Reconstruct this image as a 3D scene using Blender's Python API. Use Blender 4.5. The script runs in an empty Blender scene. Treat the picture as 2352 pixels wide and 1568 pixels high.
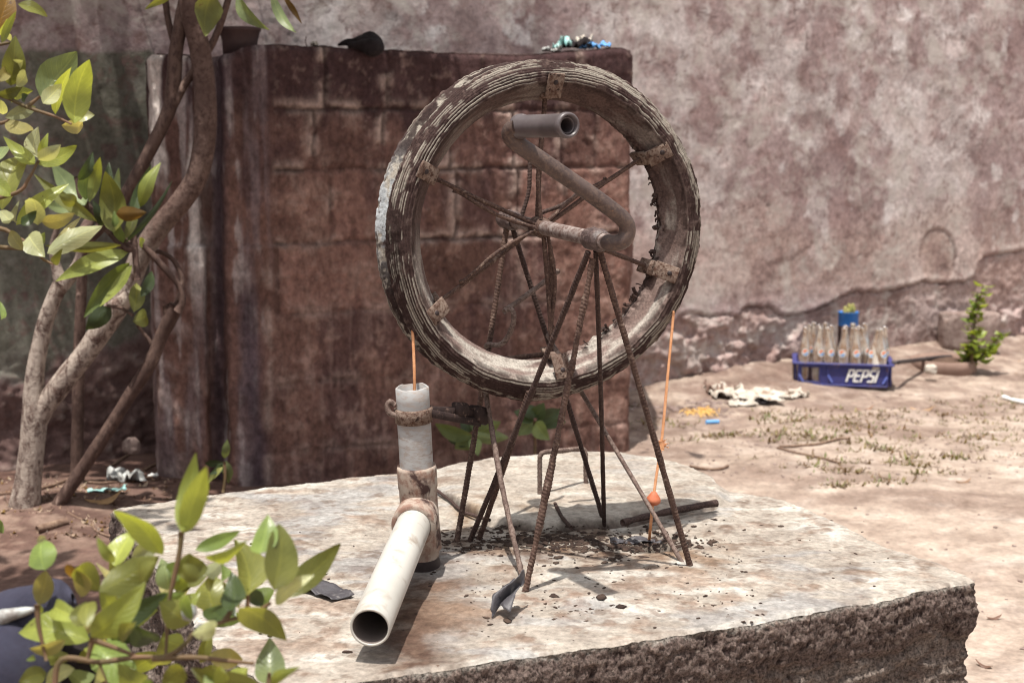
import bpy, math, random
import numpy as np
from mathutils import Vector, noise as mnoise
R = math.radians
random.seed(7); rng = np.random.default_rng(7)
scn = bpy.context.scene
col = scn.collection

# ------------------------------------------------------------------ camera, sky, sun, exposure
CAMZ = 1.02; PITCH = R(8.5); F = 50/36*2352.0; CX, CY = 1176.0, 784.0
cam = bpy.data.cameras.new('camera'); camo = bpy.data.objects.new('camera', cam); col.objects.link(camo)
camo.location = (0, 0, CAMZ); camo.rotation_euler = (math.pi/2-PITCH, 0, 0)
cam.lens = 50; cam.sensor_width = 36; cam.clip_end = 500; cam.clip_start = 0.05
cam.dof.use_dof = True; cam.dof.focus_distance = 2.22; cam.dof.aperture_fstop = 6.0; cam.dof.aperture_blades = 7
scn.camera = camo
SUN = Vector((-0.10, -0.21, 0.97)).normalized()
elev = math.asin(SUN.z); azim = math.atan2(SUN.x, SUN.y)
w = bpy.data.worlds.new('World'); scn.world = w; w.use_nodes = True
nt = w.node_tree; bg = nt.nodes['Background']
sky = nt.nodes.new('ShaderNodeTexSky'); sky.sky_type = 'NISHITA'; sky.sun_disc = False
sky.sun_elevation = elev; sky.sun_rotation = azim; sky.dust_density = 4.0; sky.air_density = 1.0; sky.ozone_density = 0.3
hsv = nt.nodes.new('ShaderNodeHueSaturation'); hsv.inputs['Saturation'].default_value = 0.12
nt.links.new(sky.outputs[0], hsv.inputs['Color']); nt.links.new(hsv.outputs[0], bg.inputs[0]); bg.inputs[1].default_value = 0.135
sun = bpy.data.lights.new('sun', 'SUN'); suno = bpy.data.objects.new('sun', sun); col.objects.link(suno)
sun.energy = 4.9; sun.angle = R(0.55); sun.color = (1.0, 0.945, 0.85)
suno.rotation_euler = SUN.to_track_quat('Z', 'Y').to_euler(); suno.location = (-2, -3, 8)
scn.view_settings.view_transform = 'Standard'; scn.view_settings.look = 'None'
scn.view_settings.exposure = 0.37; scn.view_settings.gamma = 1.0
scn.cycles.filter_width = 1.1; scn.cycles.max_bounces = 8; scn.cycles.transparent_max_bounces = 16

# ------------------------------------------------------------------ projection helpers
fw = np.array([0, math.cos(PITCH), -math.sin(PITCH)]); up = np.array([0, math.sin(PITCH), math.cos(PITCH)])
CAM = np.array([0, 0, CAMZ])
def ray(u, v):
    return fw + np.array([1, 0, 0])*(u-CX)/F + up*(CY-v)/F
def atY(u, v, Y):
    r = ray(u, v); return CAM + r*(Y/r[1])
def atZ(u, v, z):
    r = ray(u, v); return CAM + r*((z-CAMZ)/r[2])
def atD(u, v, d):                      # d = distance along the viewing axis
    return CAM + ray(u, v)*d
def atPlane(u, v, p0, n):
    r = ray(u, v); return CAM + r*(np.dot(np.array(p0)-CAM, n)/np.dot(r, n))
def proj(P):
    Q = np.asarray(P)-CAM; d = Q@fw
    return CX+F*Q[..., 0]/d, CY-F*(Q@up)/d
def Z1(x, y): return x/2.438, y/2.438                 # notes taken on enlargements
def Z2(x, y): return (x/2.24)/1.0884, (y/2.24+650)/1.0884
def Z3(x, y): return x/2.8115, y/2.8115+1010.7
def Z6(x, y): return (1660+x/2.24)/1.0884, (560+y/2.24)/1.0884

# ------------------------------------------------------------------ numpy noise
_perm = np.random.default_rng(3).permutation(256); _perm = np.concatenate([_perm, _perm, _perm])
_rv = np.random.default_rng(4).normal(size=(256, 3)); _rv /= np.linalg.norm(_rv, axis=1)[:, None]
def perlin(P):
    P = np.asarray(P, float); i = np.floor(P).astype(int); f = P-i; i &= 255
    w_ = f*f*f*(f*(f*6-15)+10); out = 0
    for dx in (0, 1):
        for dy in (0, 1):
            for dz in (0, 1):
                h = _perm[_perm[_perm[(i[:, 0]+dx) & 255]+((i[:, 1]+dy) & 255)]+((i[:, 2]+dz) & 255)]
                g = _rv[h]; d = (g*(f-np.array([dx, dy, dz]))).sum(1)
                wt = (w_[:, 0] if dx else 1-w_[:, 0])*(w_[:, 1] if dy else 1-w_[:, 1])*(w_[:, 2] if dz else 1-w_[:, 2])
                out = out+d*wt
    return out*1.5
def fbm(P, s=1.0, o=4, off=0.0, st=(1, 1, 1), rough=.5):
    P = np.asarray(P, float)*s*np.array(st)+off*17.3; a = 1; t = 0; n = 0
    for k in range(o):
        t = t+a*perlin(P+k*5.7); n += a; a *= rough; P = P*2.03
    return t/n*1.6
def ss(x, a, b):
    t = np.clip((x-a)/(b-a), 0, 1); return t*t*(3-2*t)
def mixc(c, d, f): return c*(1-f[:, None])+np.array(d)*f[:, None]

# ------------------------------------------------------------------ object helpers
def tag(o, label=None, cat=None, group=None, kind=None):
    if label: o['label'] = label
    if cat: o['category'] = cat
    if group: o['group'] = group
    if kind: o['kind'] = kind
    return o
def empty(name, loc, label, cat, group=None):
    o = bpy.data.objects.new(name, None); col.objects.link(o); o.location = [float(c) for c in loc]; o.empty_display_size = .05
    return tag(o, label, cat, group)
def obj(name, V, Fc, mat, parent=None, smooth=True, colors=None, uv=None, loc=None):
    V = np.asarray(V, float).reshape(-1, 3)
    org = np.array(parent_world(parent)) if parent is not None else (np.array(loc) if loc is not None else V.mean(0)*np.array([1, 1, 0])+np.array([0, 0, V[:, 2].min()]))
    me = bpy.data.meshes.new(name); W = V-org
    if isinstance(Fc, np.ndarray):
        n, k = Fc.shape
        me.vertices.add(len(W)); me.vertices.foreach_set('co', W.ravel())
        me.loops.add(n*k); me.loops.foreach_set('vertex_index', Fc.ravel().astype(np.int32))
        me.polygons.add(n); me.polygons.foreach_set('loop_start', np.arange(0, n*k, k, dtype=np.int32))
        me.update(calc_edges=True)
    else:
        me.from_pydata(W.tolist(), [], [list(map(int, f)) for f in Fc])
    me.validate()
    if smooth: me.polygons.foreach_set('use_smooth', [True]*len(me.polygons))
    if colors is not None:
        ca = me.color_attributes.new('Col', 'FLOAT_COLOR', 'POINT')
        c4 = np.ones((len(W), 4)); c4[:, :3] = np.clip(colors, 0, 1); ca.data.foreach_set('color', c4.ravel())
    if uv is not None:
        ul = me.uv_layers.new(name='UVMap'); li = np.zeros(len(me.loops), dtype=np.int32); me.loops.foreach_get('vertex_index', li)
        ul.data.foreach_set('uv', np.asarray(uv, float)[li].ravel())
    me.materials.append(mat); me.update()
    o = bpy.data.objects.new(name, me); col.objects.link(o)
    if parent is not None:
        o.parent = parent
    else: o.location = [float(c) for c in org]
    return o
def parent_world(p):
    l = Vector(p.location)
    while p.parent: p = p.parent; l = l+p.location
    return l
class MB:
    def __init__(s): s.V = []; s.F = []; s.C = []; s.U = []; s.n = 0
    def add(s, V, Fc, c=None, uv=None):
        V = np.asarray(V, float).reshape(-1, 3); s.V.append(V)
        s.F += [[int(i)+s.n for i in f] for f in Fc]; s.n += len(V)
        s.C.append(np.tile(np.array(c if c is not None else (1, 1, 1)), (len(V), 1)) if c is None or np.ndim(c) == 1 else np.asarray(c))
        s.U.append(np.zeros((len(V), 2)) if uv is None else np.asarray(uv))
        return s
    def build(s, name, mat, parent=None, smooth=True, cols=False, uv=False):
        return obj(name, np.concatenate(s.V), s.F, mat, parent, smooth, np.concatenate(s.C) if cols else None, np.concatenate(s.U) if uv else None)
def gridF(nu, nv, wrapu=False, wrapv=False):           # index = i*nv + j
    i = np.arange(nu if wrapu else nu-1); j = np.arange(nv if wrapv else nv-1)
    I, J = np.meshgrid(i, j, indexing='ij'); I = I.ravel(); J = J.ravel()
    I2 = (I+1) % nu; J2 = (J+1) % nv
    return np.stack([I*nv+J, I2*nv+J, I2*nv+J2, I*nv+J2], 1)
def resample(pts, n, smooth=True):
    pts = np.asarray(pts, float)
    if smooth and len(pts) > 2:
        out = []
        P = np.vstack([2*pts[0]-pts[1], pts, 2*pts[-1]-pts[-2]])
        for i in range(1, len(P)-2):
            for t in np.linspace(0, 1, 10, endpoint=False):
                a, b, c, d = P[i-1:i+3]
                out.append(.5*((2*b)+(-a+c)*t+(2*a-5*b+4*c-d)*t*t+(-a+3*b-3*c+d)*t**3))
        out.append(pts[-1]); pts = np.array(out)
    L = np.concatenate([[0], np.cumsum(np.linalg.norm(np.diff(pts[:, :3], axis=0), axis=1))])
    s = np.linspace(0, L[-1], n)
    return np.stack([np.interp(s, L, pts[:, k]) for k in range(pts.shape[1])], 1), s
def tube(pts, r, n=10, step=.006, smooth=True, rib=None, wob=0.0, cap=True, seed=0, flat=None):
    """pts with optional 4th column = radius; returns V, F"""
    pts = np.asarray(pts, float)
    if pts.shape[1] == 3: pts = np.hstack([pts, np.full((len(pts), 1), r)])
    L = np.linalg.norm(np.diff(pts[:, :3], axis=0), axis=1).sum()
    m = max(3, int(L/step)+1); P, s = resample(pts, m, smooth); rad = P[:, 3]; P = P[:, :3]
    T = np.gradient(P, axis=0); T /= np.linalg.norm(T, axis=1)[:, None]+1e-12
    a = np.array([0, 0, 1.]) if abs(T[0, 2]) < .8 else np.array([1., 0, 0])
    N = np.zeros_like(P); x = np.cross(T[0], a); x /= np.linalg.norm(x); N[0] = x
    for i in range(1, m):
        x = N[i-1]-T[i]*np.dot(N[i-1], T[i]); N[i] = x/np.linalg.norm(x)
    B = np.cross(T, N); th = np.linspace(0, 2*math.pi, n, endpoint=False)
    rr = rad[:, None]*np.ones((m, n))
    if rib:
        ph = (s[:, None]/rib*2*math.pi+np.sin(th)[None, :]*1.3)
        rr *= 1+.07*np.clip(np.sin(ph)*1.6, -1, 1)
        rr *= 1+.06*(np.abs(np.cos(th))[None, :] > .95)
    V = P[:, None, :]+rr[..., None]*(np.cos(th)[None, :, None]*N[:, None, :]+np.sin(th)[None, :, None]*B[:, None, :])
    V = V.reshape(-1, 3)
    if wob:
        q = fbm(V, 1/(6*rad.mean()+.002), 3, seed); rdir = V-np.repeat(P, n, 0); V = V+rdir*(q*wob)[:, None]
    Fc = gridF(m, n, False, True).tolist()
    if cap:
        Fc.append(list(range(n))[::-1]); Fc.append([(m-1)*n+k for k in range(n)])
    return V, Fc
def lathe(prof, c, axis=(0, 0, 1), n=24, closed=False):
    ax = np.array(axis, float); ax /= np.linalg.norm(ax); a = np.array([1., 0, 0]) if abs(ax[0]) < .8 else np.array([0, 1., 0])
    x = np.cross(a, ax); x /= np.linalg.norm(x); y = np.cross(ax, x)
    th = np.linspace(0, 2*math.pi, n, endpoint=False); prof = np.asarray(prof, float)
    V = (np.array(c)[None, None]+prof[:, None, 1, None]*ax+prof[:, None, 0, None]*(np.cos(th)[None, :, None]*x+np.sin(th)[None, :, None]*y)).reshape(-1, 3)
    return V, gridF(len(prof), n, closed, True).tolist()
def box(c, sx, sy, sz, ex=(1, 0, 0), ey=(0, 1, 0), ez=(0, 0, 1), bev=.15):
    """bevelled box: half sizes sx,sy,sz"""
    ex, ey, ez = [np.array(e, float)/np.linalg.norm(e) for e in (ex, ey, ez)]; b = min(sx, sy, sz)*bev
    V = []; Fc = []
    for s3 in (-1, 1):
        for (k, dz) in ((b, 0), (0, b)) if s3 < 0 else ((0, b), (b, 0)):
            X, Y = sx-k, sy-k; z = s3*(sz-dz)
            for (px, py) in ((-X+b, -Y), (X-b, -Y), (X, -Y+b), (X, Y-b), (X-b, Y), (-X+b, Y), (-X, Y-b), (-X, -Y+b)):
                V.append(np.array(c)+ex*px+ey*py+ez*z)
    for l in range(3):
        for k in range(8): Fc.append([l*8+k, l*8+(k+1) % 8, (l+1)*8+(k+1) % 8, (l+1)*8+k])
    Fc.append(list(range(8))[::-1]); Fc.append(list(range(24, 32)))
    return V, Fc

# ------------------------------------------------------------------ materials
def newmat(name):
    m = bpy.data.materials.new(name); m.use_nodes = True; n = m.node_tree; n.nodes.clear()
    out = n.nodes.new('ShaderNodeOutputMaterial'); b = n.nodes.new('ShaderNodeBsdfPrincipled'); n.links.new(b.outputs[0], out.inputs[0])
    return m, n, b, out
def noisen(n, scale, detail=6, rough=.6, vec=None, dist=0):
    t = n.nodes.new('ShaderNodeTexNoise'); t.inputs['Scale'].default_value = scale; t.inputs['Detail'].default_value = detail
    t.inputs['Roughness'].default_value = rough; t.inputs['Distortion'].default_value = dist
    if vec: n.links.new(vec, t.inputs['Vector'])
    return t.outputs[0]
def ramp(n, fac, stops):
    r = n.nodes.new('ShaderNodeValToRGB'); e = r.color_ramp.elements
    while len(e) < len(stops): e.new(.5)
    for k, (p, c) in enumerate(stops): e[k].position = p; e[k].color = (*c, 1) if len(c) == 3 else c
    n.links.new(fac, r.inputs[0]); return r.outputs[0]
def mixn(n, a, b, fac, mode='MIX'):
    m = n.nodes.new('ShaderNodeMix'); m.data_type = 'RGBA'; m.blend_type = mode
    for s, v in ((6, a), (7, b)):
        if hasattr(v, 'is_output'): n.links.new(v, m.inputs[s])
        else: m.inputs[s].default_value = (*v, 1)
    if hasattr(fac, 'is_output'): n.links.new(fac, m.inputs[0])
    else: m.inputs[0].default_value = fac
    return m.outputs[2]
def bumpn(n, b, hs, prev=None):
    """hs: list of (height socket, strength, distance)"""
    for h, s, d in hs:
        bp = n.nodes.new('ShaderNodeBump'); bp.inputs['Strength'].default_value = s; bp.inputs['Distance'].default_value = d
        n.links.new(h, bp.inputs['Height'])
        if prev: n.links.new(prev, bp.inputs['Normal'])
        prev = bp.outputs[0]
    n.links.new(prev, b.inputs['Normal'])
def objvec(n, st=(1, 1, 1)):
    t = n.nodes.new('ShaderNodeTexCoord'); mp = n.nodes.new('ShaderNodeMapping'); mp.inputs['Scale'].default_value = st
    n.links.new(t.outputs['Object'], mp.inputs[0]); return mp.outputs[0]
def geovec(n, st=(1, 1, 1)):
    t = n.nodes.new('ShaderNodeNewGeometry'); mp = n.nodes.new('ShaderNodeMapping'); mp.inputs['Scale'].default_value = st
    n.links.new(t.outputs['Position'], mp.inputs[0]); return mp.outputs[0]
def rough_mat(name, c0, c1, c2=None, scale=8, fine=60, bump=.4, bdist=.004, rough=.9, metal=0, spots=None, spot_scale=30, spot_t=(.58, .66), st=(1, 1, 1), spec=.3):
    m, n, b, o = newmat(name); v = geovec(n, st)
    a = ramp(n, noisen(n, scale, 6, .6, v), [(.35, c0), (.65, c1)])
    f = noisen(n, fine, 5, .7, v)
    if c2: a = mixn(n, a, c2, ramp(n, f, [(.45, (0, 0, 0)), (.62, (1, 1, 1))]))
    if spots:
        s = ramp(n, noisen(n, spot_scale, 4, .6, v, .5), [(spot_t[0], (0, 0, 0)), (spot_t[1], (1, 1, 1))]); a = mixn(n, a, spots, s)
    n.links.new(a, b.inputs['Base Color']); b.inputs['Roughness'].default_value = rough; b.inputs['Metallic'].default_value = metal
    b.inputs['Specular IOR Level'].default_value = spec
    bumpn(n, b, [(f, bump, bdist), (noisen(n, fine*3, 3, .6, v), bump*.7, bdist*.5)])
    return m
def vcol_mat(name, fine=70, amt=.45, bump=.5, bdist=.004, rough=.95, st=(1, 1, 1), spec=.15, speck=None, speck_t=(.64, .7), speck_s=90, coarse=None, specka=1.0, dark=None):
    m, n, b, o = newmat(name); v = geovec(n, st)
    at = n.nodes.new('ShaderNodeAttribute'); at.attribute_name = 'Col'
    f = noisen(n, fine, 7, .7, v); g = ramp(n, f, [(.3, (1-amt,)*3), (.7, (1+amt*.6,)*3)])
    c = mixn(n, at.outputs['Color'], g, 1.0, 'MULTIPLY')
    if coarse:
        g2 = ramp(n, noisen(n, coarse, 6, .65, v), [(.32, (.72, .68, .67)), (.68, (1.2, 1.2, 1.2))]); c = mixn(n, c, g2, 1.0, 'MULTIPLY')
    if dark: c = mixn(n, c, dark, ramp(n, noisen(n, 19, 8, .75, v, .4), [(.53, (0, 0, 0)), (.66, (.8, .8, .8))]))
    if speck and specka < 1:
        sk_ = ramp(n, noisen(n, speck_s, 9, .72, v, .3), [(speck_t[0], (0, 0, 0)), (speck_t[1], (specka,)*3)])
        gr_ = mixn(n, at.outputs['Color'], (0, 0, 0), 0.0); bw = n.nodes.new('ShaderNodeRGBToBW'); n.links.new(gr_, bw.inputs[0]); kk = ramp(n, bw.outputs[0], [(.13, (0, 0, 0)), (.22, (1, 1, 1))]); c = mixn(n, c, speck, mixn(n, sk_, kk, 1, 'MULTIPLY'))
    elif speck: c = mixn(n, c, speck, ramp(n, noisen(n, speck_s, 4, .6, v, .6), [(speck_t[0], (0, 0, 0)), (speck_t[1], (1, 1, 1))]))
    n.links.new(c, b.inputs['Base Color']); b.inputs['Roughness'].default_value = rough; b.inputs['Specular IOR Level'].default_value = spec
    bumpn(n, b, [(f, bump, bdist), (noisen(n, fine*3.3, 4, .7, v), bump*.8, bdist*.45)])
    return m
def leaf_mat(name, trans=.42, rough=.33, vein=9):
    m, n, b, o = newmat(name)
    at = n.nodes.new('ShaderNodeAttribute'); at.attribute_name = 'Col'
    uv = n.nodes.new('ShaderNodeUVMap'); sp = n.nodes.new('ShaderNodeSeparateXYZ'); n.links.new(uv.outputs[0], sp.inputs[0])
    def mth(op, a, b2=None):
        q = n.nodes.new('ShaderNodeMath'); q.operation = op
        for k, x in enumerate((a, b2)):
            if x is None: continue
            if hasattr(x, 'is_output'): n.links.new(x, q.inputs[k])
            else: q.inputs[k].default_value = x
        return q.outputs[0]
    ac = mth('ABSOLUTE', sp.outputs[1])
    mid = mth('LESS_THAN', ac, .06)
    sv = mth('SINE', mth('MULTIPLY', mth('SUBTRACT', sp.outputs[0], mth('MULTIPLY', ac, .28)), vein*2*math.pi))
    sv = ramp(n, sv, [(.80, (0, 0, 0)), (1.0, (1, 1, 1))])
    v = geovec(n); f = noisen(n, 90, 5, .6, v); big = noisen(n, 22, 4, .6, v)
    c = mixn(n, at.outputs['Color'], ramp(n, big, [(.3, (.75, .75, .7)), (.7, (1.25, 1.2, 1.1))]), 1, 'MULTIPLY')
    lite = mixn(n, c, (1.5, 1.45, 1.25), 1, 'MULTIPLY')
    c = mixn(n, c, lite, mth('MULTIPLY', mth('MAXIMUM', mid, mth('MULTIPLY', sv, .5)), .55))
    spt = ramp(n, noisen(n, 75, 3, .5, v, .8), [(.70, (0, 0, 0)), (.76, (1, 1, 1))]); c = mixn(n, c, (.09, .045, .02), mth('MULTIPLY', spt, .7))
    n.links.new(c, b.inputs['Base Color']); b.inputs['Roughness'].default_value = rough; b.inputs['Specular IOR Level'].default_value = .5
    bumpn(n, b, [(mth('ADD', mth('MULTIPLY', sv, -.6), mth('MULTIPLY', big, 1.5)), .5, .0015)])
    tr = n.nodes.new('ShaderNodeBsdfTranslucent'); tc = mixn(n, c, (1.5, 1.35, .55), 1, 'MULTIPLY'); n.links.new(tc, tr.inputs[0])
    mx = n.nodes.new('ShaderNodeMixShader'); mx.inputs[0].default_value = trans
    n.links.new(b.outputs[0], mx.inputs[1]); n.links.new(tr.outputs[0], mx.inputs[2]); n.links.new(mx.outputs[0], o.inputs[0])
    return m
M = {}
M['plaster'] = vcol_mat('plaster', 55, .38, .45, .004, coarse=5, speck=(.50, .465, .435), speck_t=(.50, .62), speck_s=7, specka=.6, dark=(.17, .105, .095))
M['block'] = vcol_mat('concrete_block', 60, .5, .7, .006, coarse=9, st=(1, 1, .7))
M['slab'] = vcol_mat('slab_concrete', 95, .42, .45, .0022, coarse=14, speck=(.10, .06, .045), speck_t=(.70, .75), speck_s=120)
M['slab_side'] = vcol_mat('rough_slab_edge', 230, 1.0, 1.0, .008, speck=(.30, .24, .205), speck_t=(.60, .67), speck_s=85)
M['earth'] = vcol_mat('earth', 60, .3, .45, .004, coarse=11, speck=(.16, .10, .07), speck_t=(.69, .76), speck_s=60)
M['tyre'] = vcol_mat('old_tyre', 260, .5, .7, .0012, rough=.85)
M['rust'] = rough_mat('rusty_steel', (.040, .021, .018), (.085, .048, .038), (.125, .078, .06), 30, 240, .6, .0012, .8, 0, spots=(.22, .16, .13), spot_scale=90, spot_t=(.60, .70))
M['rust_dark'] = rough_mat('dark_rusty_steel', (.022, .012, .011), (.052, .029, .025), (.08, .05, .042), 40, 260, .6, .0012, .8)
M['rust_pale'] = rough_mat('pale_rusty_steel', (.12, .082, .07), (.24, .18, .155), (.075, .045, .038), 40, 240, .6, .0012, .75)
M['plate'] = rough_mat('rusty_plate', (.13, .085, .068), (.25, .19, .155), (.07, .033, .022), 50, 170, .8, .002, .85, spots=(.035, .018, .014), spot_scale=110, spot_t=(.58, .66))
M['crank'] = rough_mat('worn_steel_tube', (.050, .032, .030), (.10, .07, .064), (.13, .088, .072), 26, 160, .3, .0006, .5, .25, spots=(.30, .15, .08), spot_scale=120, spot_t=(.66, .75), spec=.5)
M['grip'] = rough_mat('grey_plastic_sleeve', (.065, .052, .056), (.105, .088, .092), None, 20, 90, .15, .0005, .38, 0, spots=(.28, .24, .22), spot_scale=160, spot_t=(.70, .76), spec=.5)
M['axle'] = rough_mat('scuffed_axle_tube', (.15, .11, .10), (.36, .31, .295), (.11, .065, .055), 22, 140, .3, .0006, .55, .1)
M['black'] = rough_mat('black_rubber', (.022, .014, .015), (.045, .032, .032), None, 30, 120, .4, .001, .55)
M['grease'] = rough_mat('greasy_collar', (.03, .018, .018), (.09, .062, .06), (.14, .10, .092), 60, 200, .7, .0015, .45, spec=.5)
M['strap'] = rough_mat('tarred_strap', (.02, .012, .012), (.045, .028, .026), None, 30, 160, .8, .0015, .8, spots=(.13, .085, .07), spot_scale=90, spot_t=(.58, .68))
M['pvc'] = rough_mat('pvc_pipe', (.42, .405, .375), (.52, .505, .475), None, 6, 60, .05, .0004, .38, 0, spots=(.30, .25, .21), spot_scale=28, spot_t=(.56, .74), spec=.5)
M['pvc_old'] = rough_mat('weathered_pvc_pipe', (.24, .235, .24), (.38, .38, .385), (.30, .26, .24), 9, 60, .2, .0006, .6, 0, spots=(.16, .10, .08), spot_scale=22, spot_t=(.62, .74), st=(1, 1, 2.5))
M['pvc_dirty'] = rough_mat('dirty_pvc_tee', (.42, .38, .33), (.30, .22, .18), (.22, .13, .10), 14, 50, .35, .001, .75, 0, spots=(.055, .03, .027), spot_scale=20, spot_t=(.54, .62))
M['pvc_in'] = rough_mat('pipe_inside', (.09, .07, .065), (.16, .13, .12), None, 12, 60, .2, .0006, .7)
M['rope'] = rough_mat('orange_rope', (.55, .25, .12), (.68, .36, .20), None, 120, 300, .6, .001, .9)
M['washer'] = rough_mat('terracotta_rubber', (.42, .12, .06), (.52, .17, .09), None, 60, 200, .2, .0005, .6)
def bark_mat():
    m = rough_mat('lichen_bark', (.085, .050, .042), (.16, .105, .088), (.065, .037, .031), 16, 80, .9, .004, .95)
    n = m.node_tree; b = [q for q in n.nodes if q.type == 'BSDF_PRINCIPLED'][0]; src = b.inputs['Base Color'].links[0].from_socket; v = geovec(n, (1, 1, .6)); g = n.nodes.new('ShaderNodeNewGeometry'); sp = n.nodes.new('ShaderNodeSeparateXYZ'); n.links.new(g.outputs['Position'], sp.inputs[0])
    zf_ = ramp(n, sp.outputs[2], [(.62, (1, 1, 1)), (.80, (0, 0, 0))])
    s_ = ramp(n, noisen(n, 45, 8, .75, v, .5), [(.40, (0, 0, 0)), (.56, (.9, .9, .9))]); mk = mixn(n, s_, zf_, 1, 'MULTIPLY')
    n.links.new(mixn(n, src, (.44, .37, .32), mk), b.inputs['Base Color']); return m
M['bark'] = bark_mat() if True else rough_mat('lichen_bark', (.12, .075, .062), (.25, .18, .155), (.085, .05, .042), 16, 70, .9, .005, .95, spots=(.52, .46, .41), spot_scale=34, spot_t=(.50, .58), st=(1, 1, .6))
M['bark2'] = rough_mat('brown_bark', (.070, .040, .033), (.14, .090, .074), (.055, .032, .027), 18, 90, .7, .003, .9, spots=(.26, .18, .15), spot_scale=40, spot_t=(.62, .72), st=(1, 1, .5))
M['twig'] = rough_mat('green_twig', (.10, .075, .035), (.16, .09, .055), None, 30, 100, .4, .001, .7)
M['dry'] = rough_mat('dry_stick', (.16, .10, .075), (.26, .18, .13), (.12, .07, .05), 30, 100, .6, .001, .9)
M['leaf'] = leaf_mat('citrus_leaf'); M['leaf2'] = leaf_mat('broad_leaf', .35, .42, 16); M['leaf3'] = leaf_mat('canopy_leaf', .25, .5)
M['pot'] = rough_mat('dark_clay_pot', (.055, .032, .033), (.085, .052, .05), None, 12, 70, .3, .001, .75)
M['pot_brown'] = rough_mat('brown_pot', (.20, .13, .105), (.28, .19, .155), None, 12, 80, .4, .002, .85)
M['soil'] = rough_mat('potting_soil', (.07, .04, .03), (.12, .075, .055), None, 30, 90, .8, .005, .95)
M['cloth_black'] = rough_mat('black_cloth', (.012, .009, .010), (.024, .018, .02), None, 30, 300, .4, .001, .95)
M['cloth_grey'] = rough_mat('dark_grey_cloth', (.020, .020, .036), (.05, .05, .08), (.032, .030, .05), 14, 260, .5, .001, .95)
M['blue'] = rough_mat('blue_plastic', (.028, .034, .155), (.05, .055, .21), (.05, .045, .14), 14, 90, .2, .001, .5, spots=(.16, .10, .11), spot_scale=22, spot_t=(.60, .72))
M['rib_blue'] = rough_mat('worn_blue_plastic', (.10, .14, .48), (.16, .20, .55), None, 30, 90, .2, .001, .5)
M['blue_dark'] = rough_mat('shadowed_crate_inside', (.055, .032, .045), (.085, .05, .055), None, 14, 90, .3, .001, .7)  # crate plastic with its inside shade put into the colour
M['tin_blue'] = rough_mat('blue_tin', (.03, .16, .50), (.05, .20, .56), None, 20, 90, .1, .001, .4)
M['white'] = rough_mat('white_paint', (.72, .72, .72), (.82, .82, .80), None, 30, 120, .1, .0005, .6)
M['white_p'] = rough_mat('dirty_paper', (.42, .37, .32), (.60, .55, .49), None, 20, 90, .3, .002, .9, spots=(.30, .22, .17), spot_scale=18, spot_t=(.56, .66))
M['red'] = rough_mat('orange_red_print', (.75, .20, .08), (.8, .25, .1), None, 30, 90, .1, .0005, .6)
M['sky_blue'] = rough_mat('light_blue_plastic', (.10, .30, .65), (.16, .38, .72), None, 30, 90, .2, .001, .45)
M['aqua'] = rough_mat('aqua_plastic', (.15, .42, .42), (.42, .60, .58), None, 40, 90, .2, .001, .45)
M['clearish'] = rough_mat('pale_plastic_film', (.32, .34, .34), (.50, .51, .50), (.22, .2, .19), 22, 60, .4, .003, .35)
M['yellow'] = rough_mat('yellow_fibre', (.72, .42, .12), (.82, .56, .22), None, 40, 90, .4, .002, .9)
M['film'] = rough_mat('dark_plastic_film', (.045, .042, .05), (.085, .08, .09), (.06, .055, .062), 30, 90, .6, .002, .5, spots=(.16, .15, .15), spot_scale=60, spot_t=(.62, .72), spec=.4)
M['hose'] = rough_mat('black_hose', (.03, .024, .028), (.05, .042, .045), None, 10, 60, .2, .001, .45)
M['stone'] = rough_mat('field_stone', (.22, .16, .145), (.33, .26, .235), (.17, .115, .10), 12, 60, .8, .006, .95)
M['crumb'] = rough_mat('dark_crumbs', (.030, .018, .015), (.065, .042, .032), None, 40, 120, .6, .002, .95)
M['weed'] = rough_mat('dry_weeds', (.16, .15, .06), (.24, .20, .09), (.17, .12, .06), 20, 60, .3, .001, .9)
M['cactus'] = rough_mat('cactus_skin', (.22, .25, .07), (.36, .36, .12), (.16, .10, .05), 40, 120, .5, .002, .8)
gm, n_, b_, o_ = newmat('bottle_glass')
gt = n_.nodes.new('ShaderNodeBsdfTransparent'); gt.inputs[0].default_value = (.86, .84, .80, 1)
gg = n_.nodes.new('ShaderNodeBsdfGlossy'); gg.inputs[0].default_value = (.9, .9, .9, 1); gg.inputs['Roughness'].default_value = .12
gd = n_.nodes.new('ShaderNodeBsdfDiffuse'); gd.inputs[0].default_value = (.50, .40, .32, 1)
gn = noisen(n_, 26, 4, .6, geovec(n_)); n_.links.new(ramp(n_, gn, [(.35, (.58, .53, .47)), (.6, (.36, .22, .14))]), gd.inputs[0])
fr = n_.nodes.new('ShaderNodeFresnel'); fr.inputs[0].default_value = 1.5
m1 = n_.nodes.new('ShaderNodeMixShader'); m1.inputs[0].default_value = .55; m2 = n_.nodes.new('ShaderNodeMixShader')
n_.links.new(gt.outputs[0], m1.inputs[1]); n_.links.new(gd.outputs[0], m1.inputs[2])
n_.links.new(fr.outputs[0], m2.inputs[0]); n_.links.new(m1.outputs[0], m2.inputs[1]); n_.links.new(gg.outputs[0], m2.inputs[2]); n_.links.new(m2.outputs[0], o_.inputs[0])
M['glass'] = gm

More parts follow.
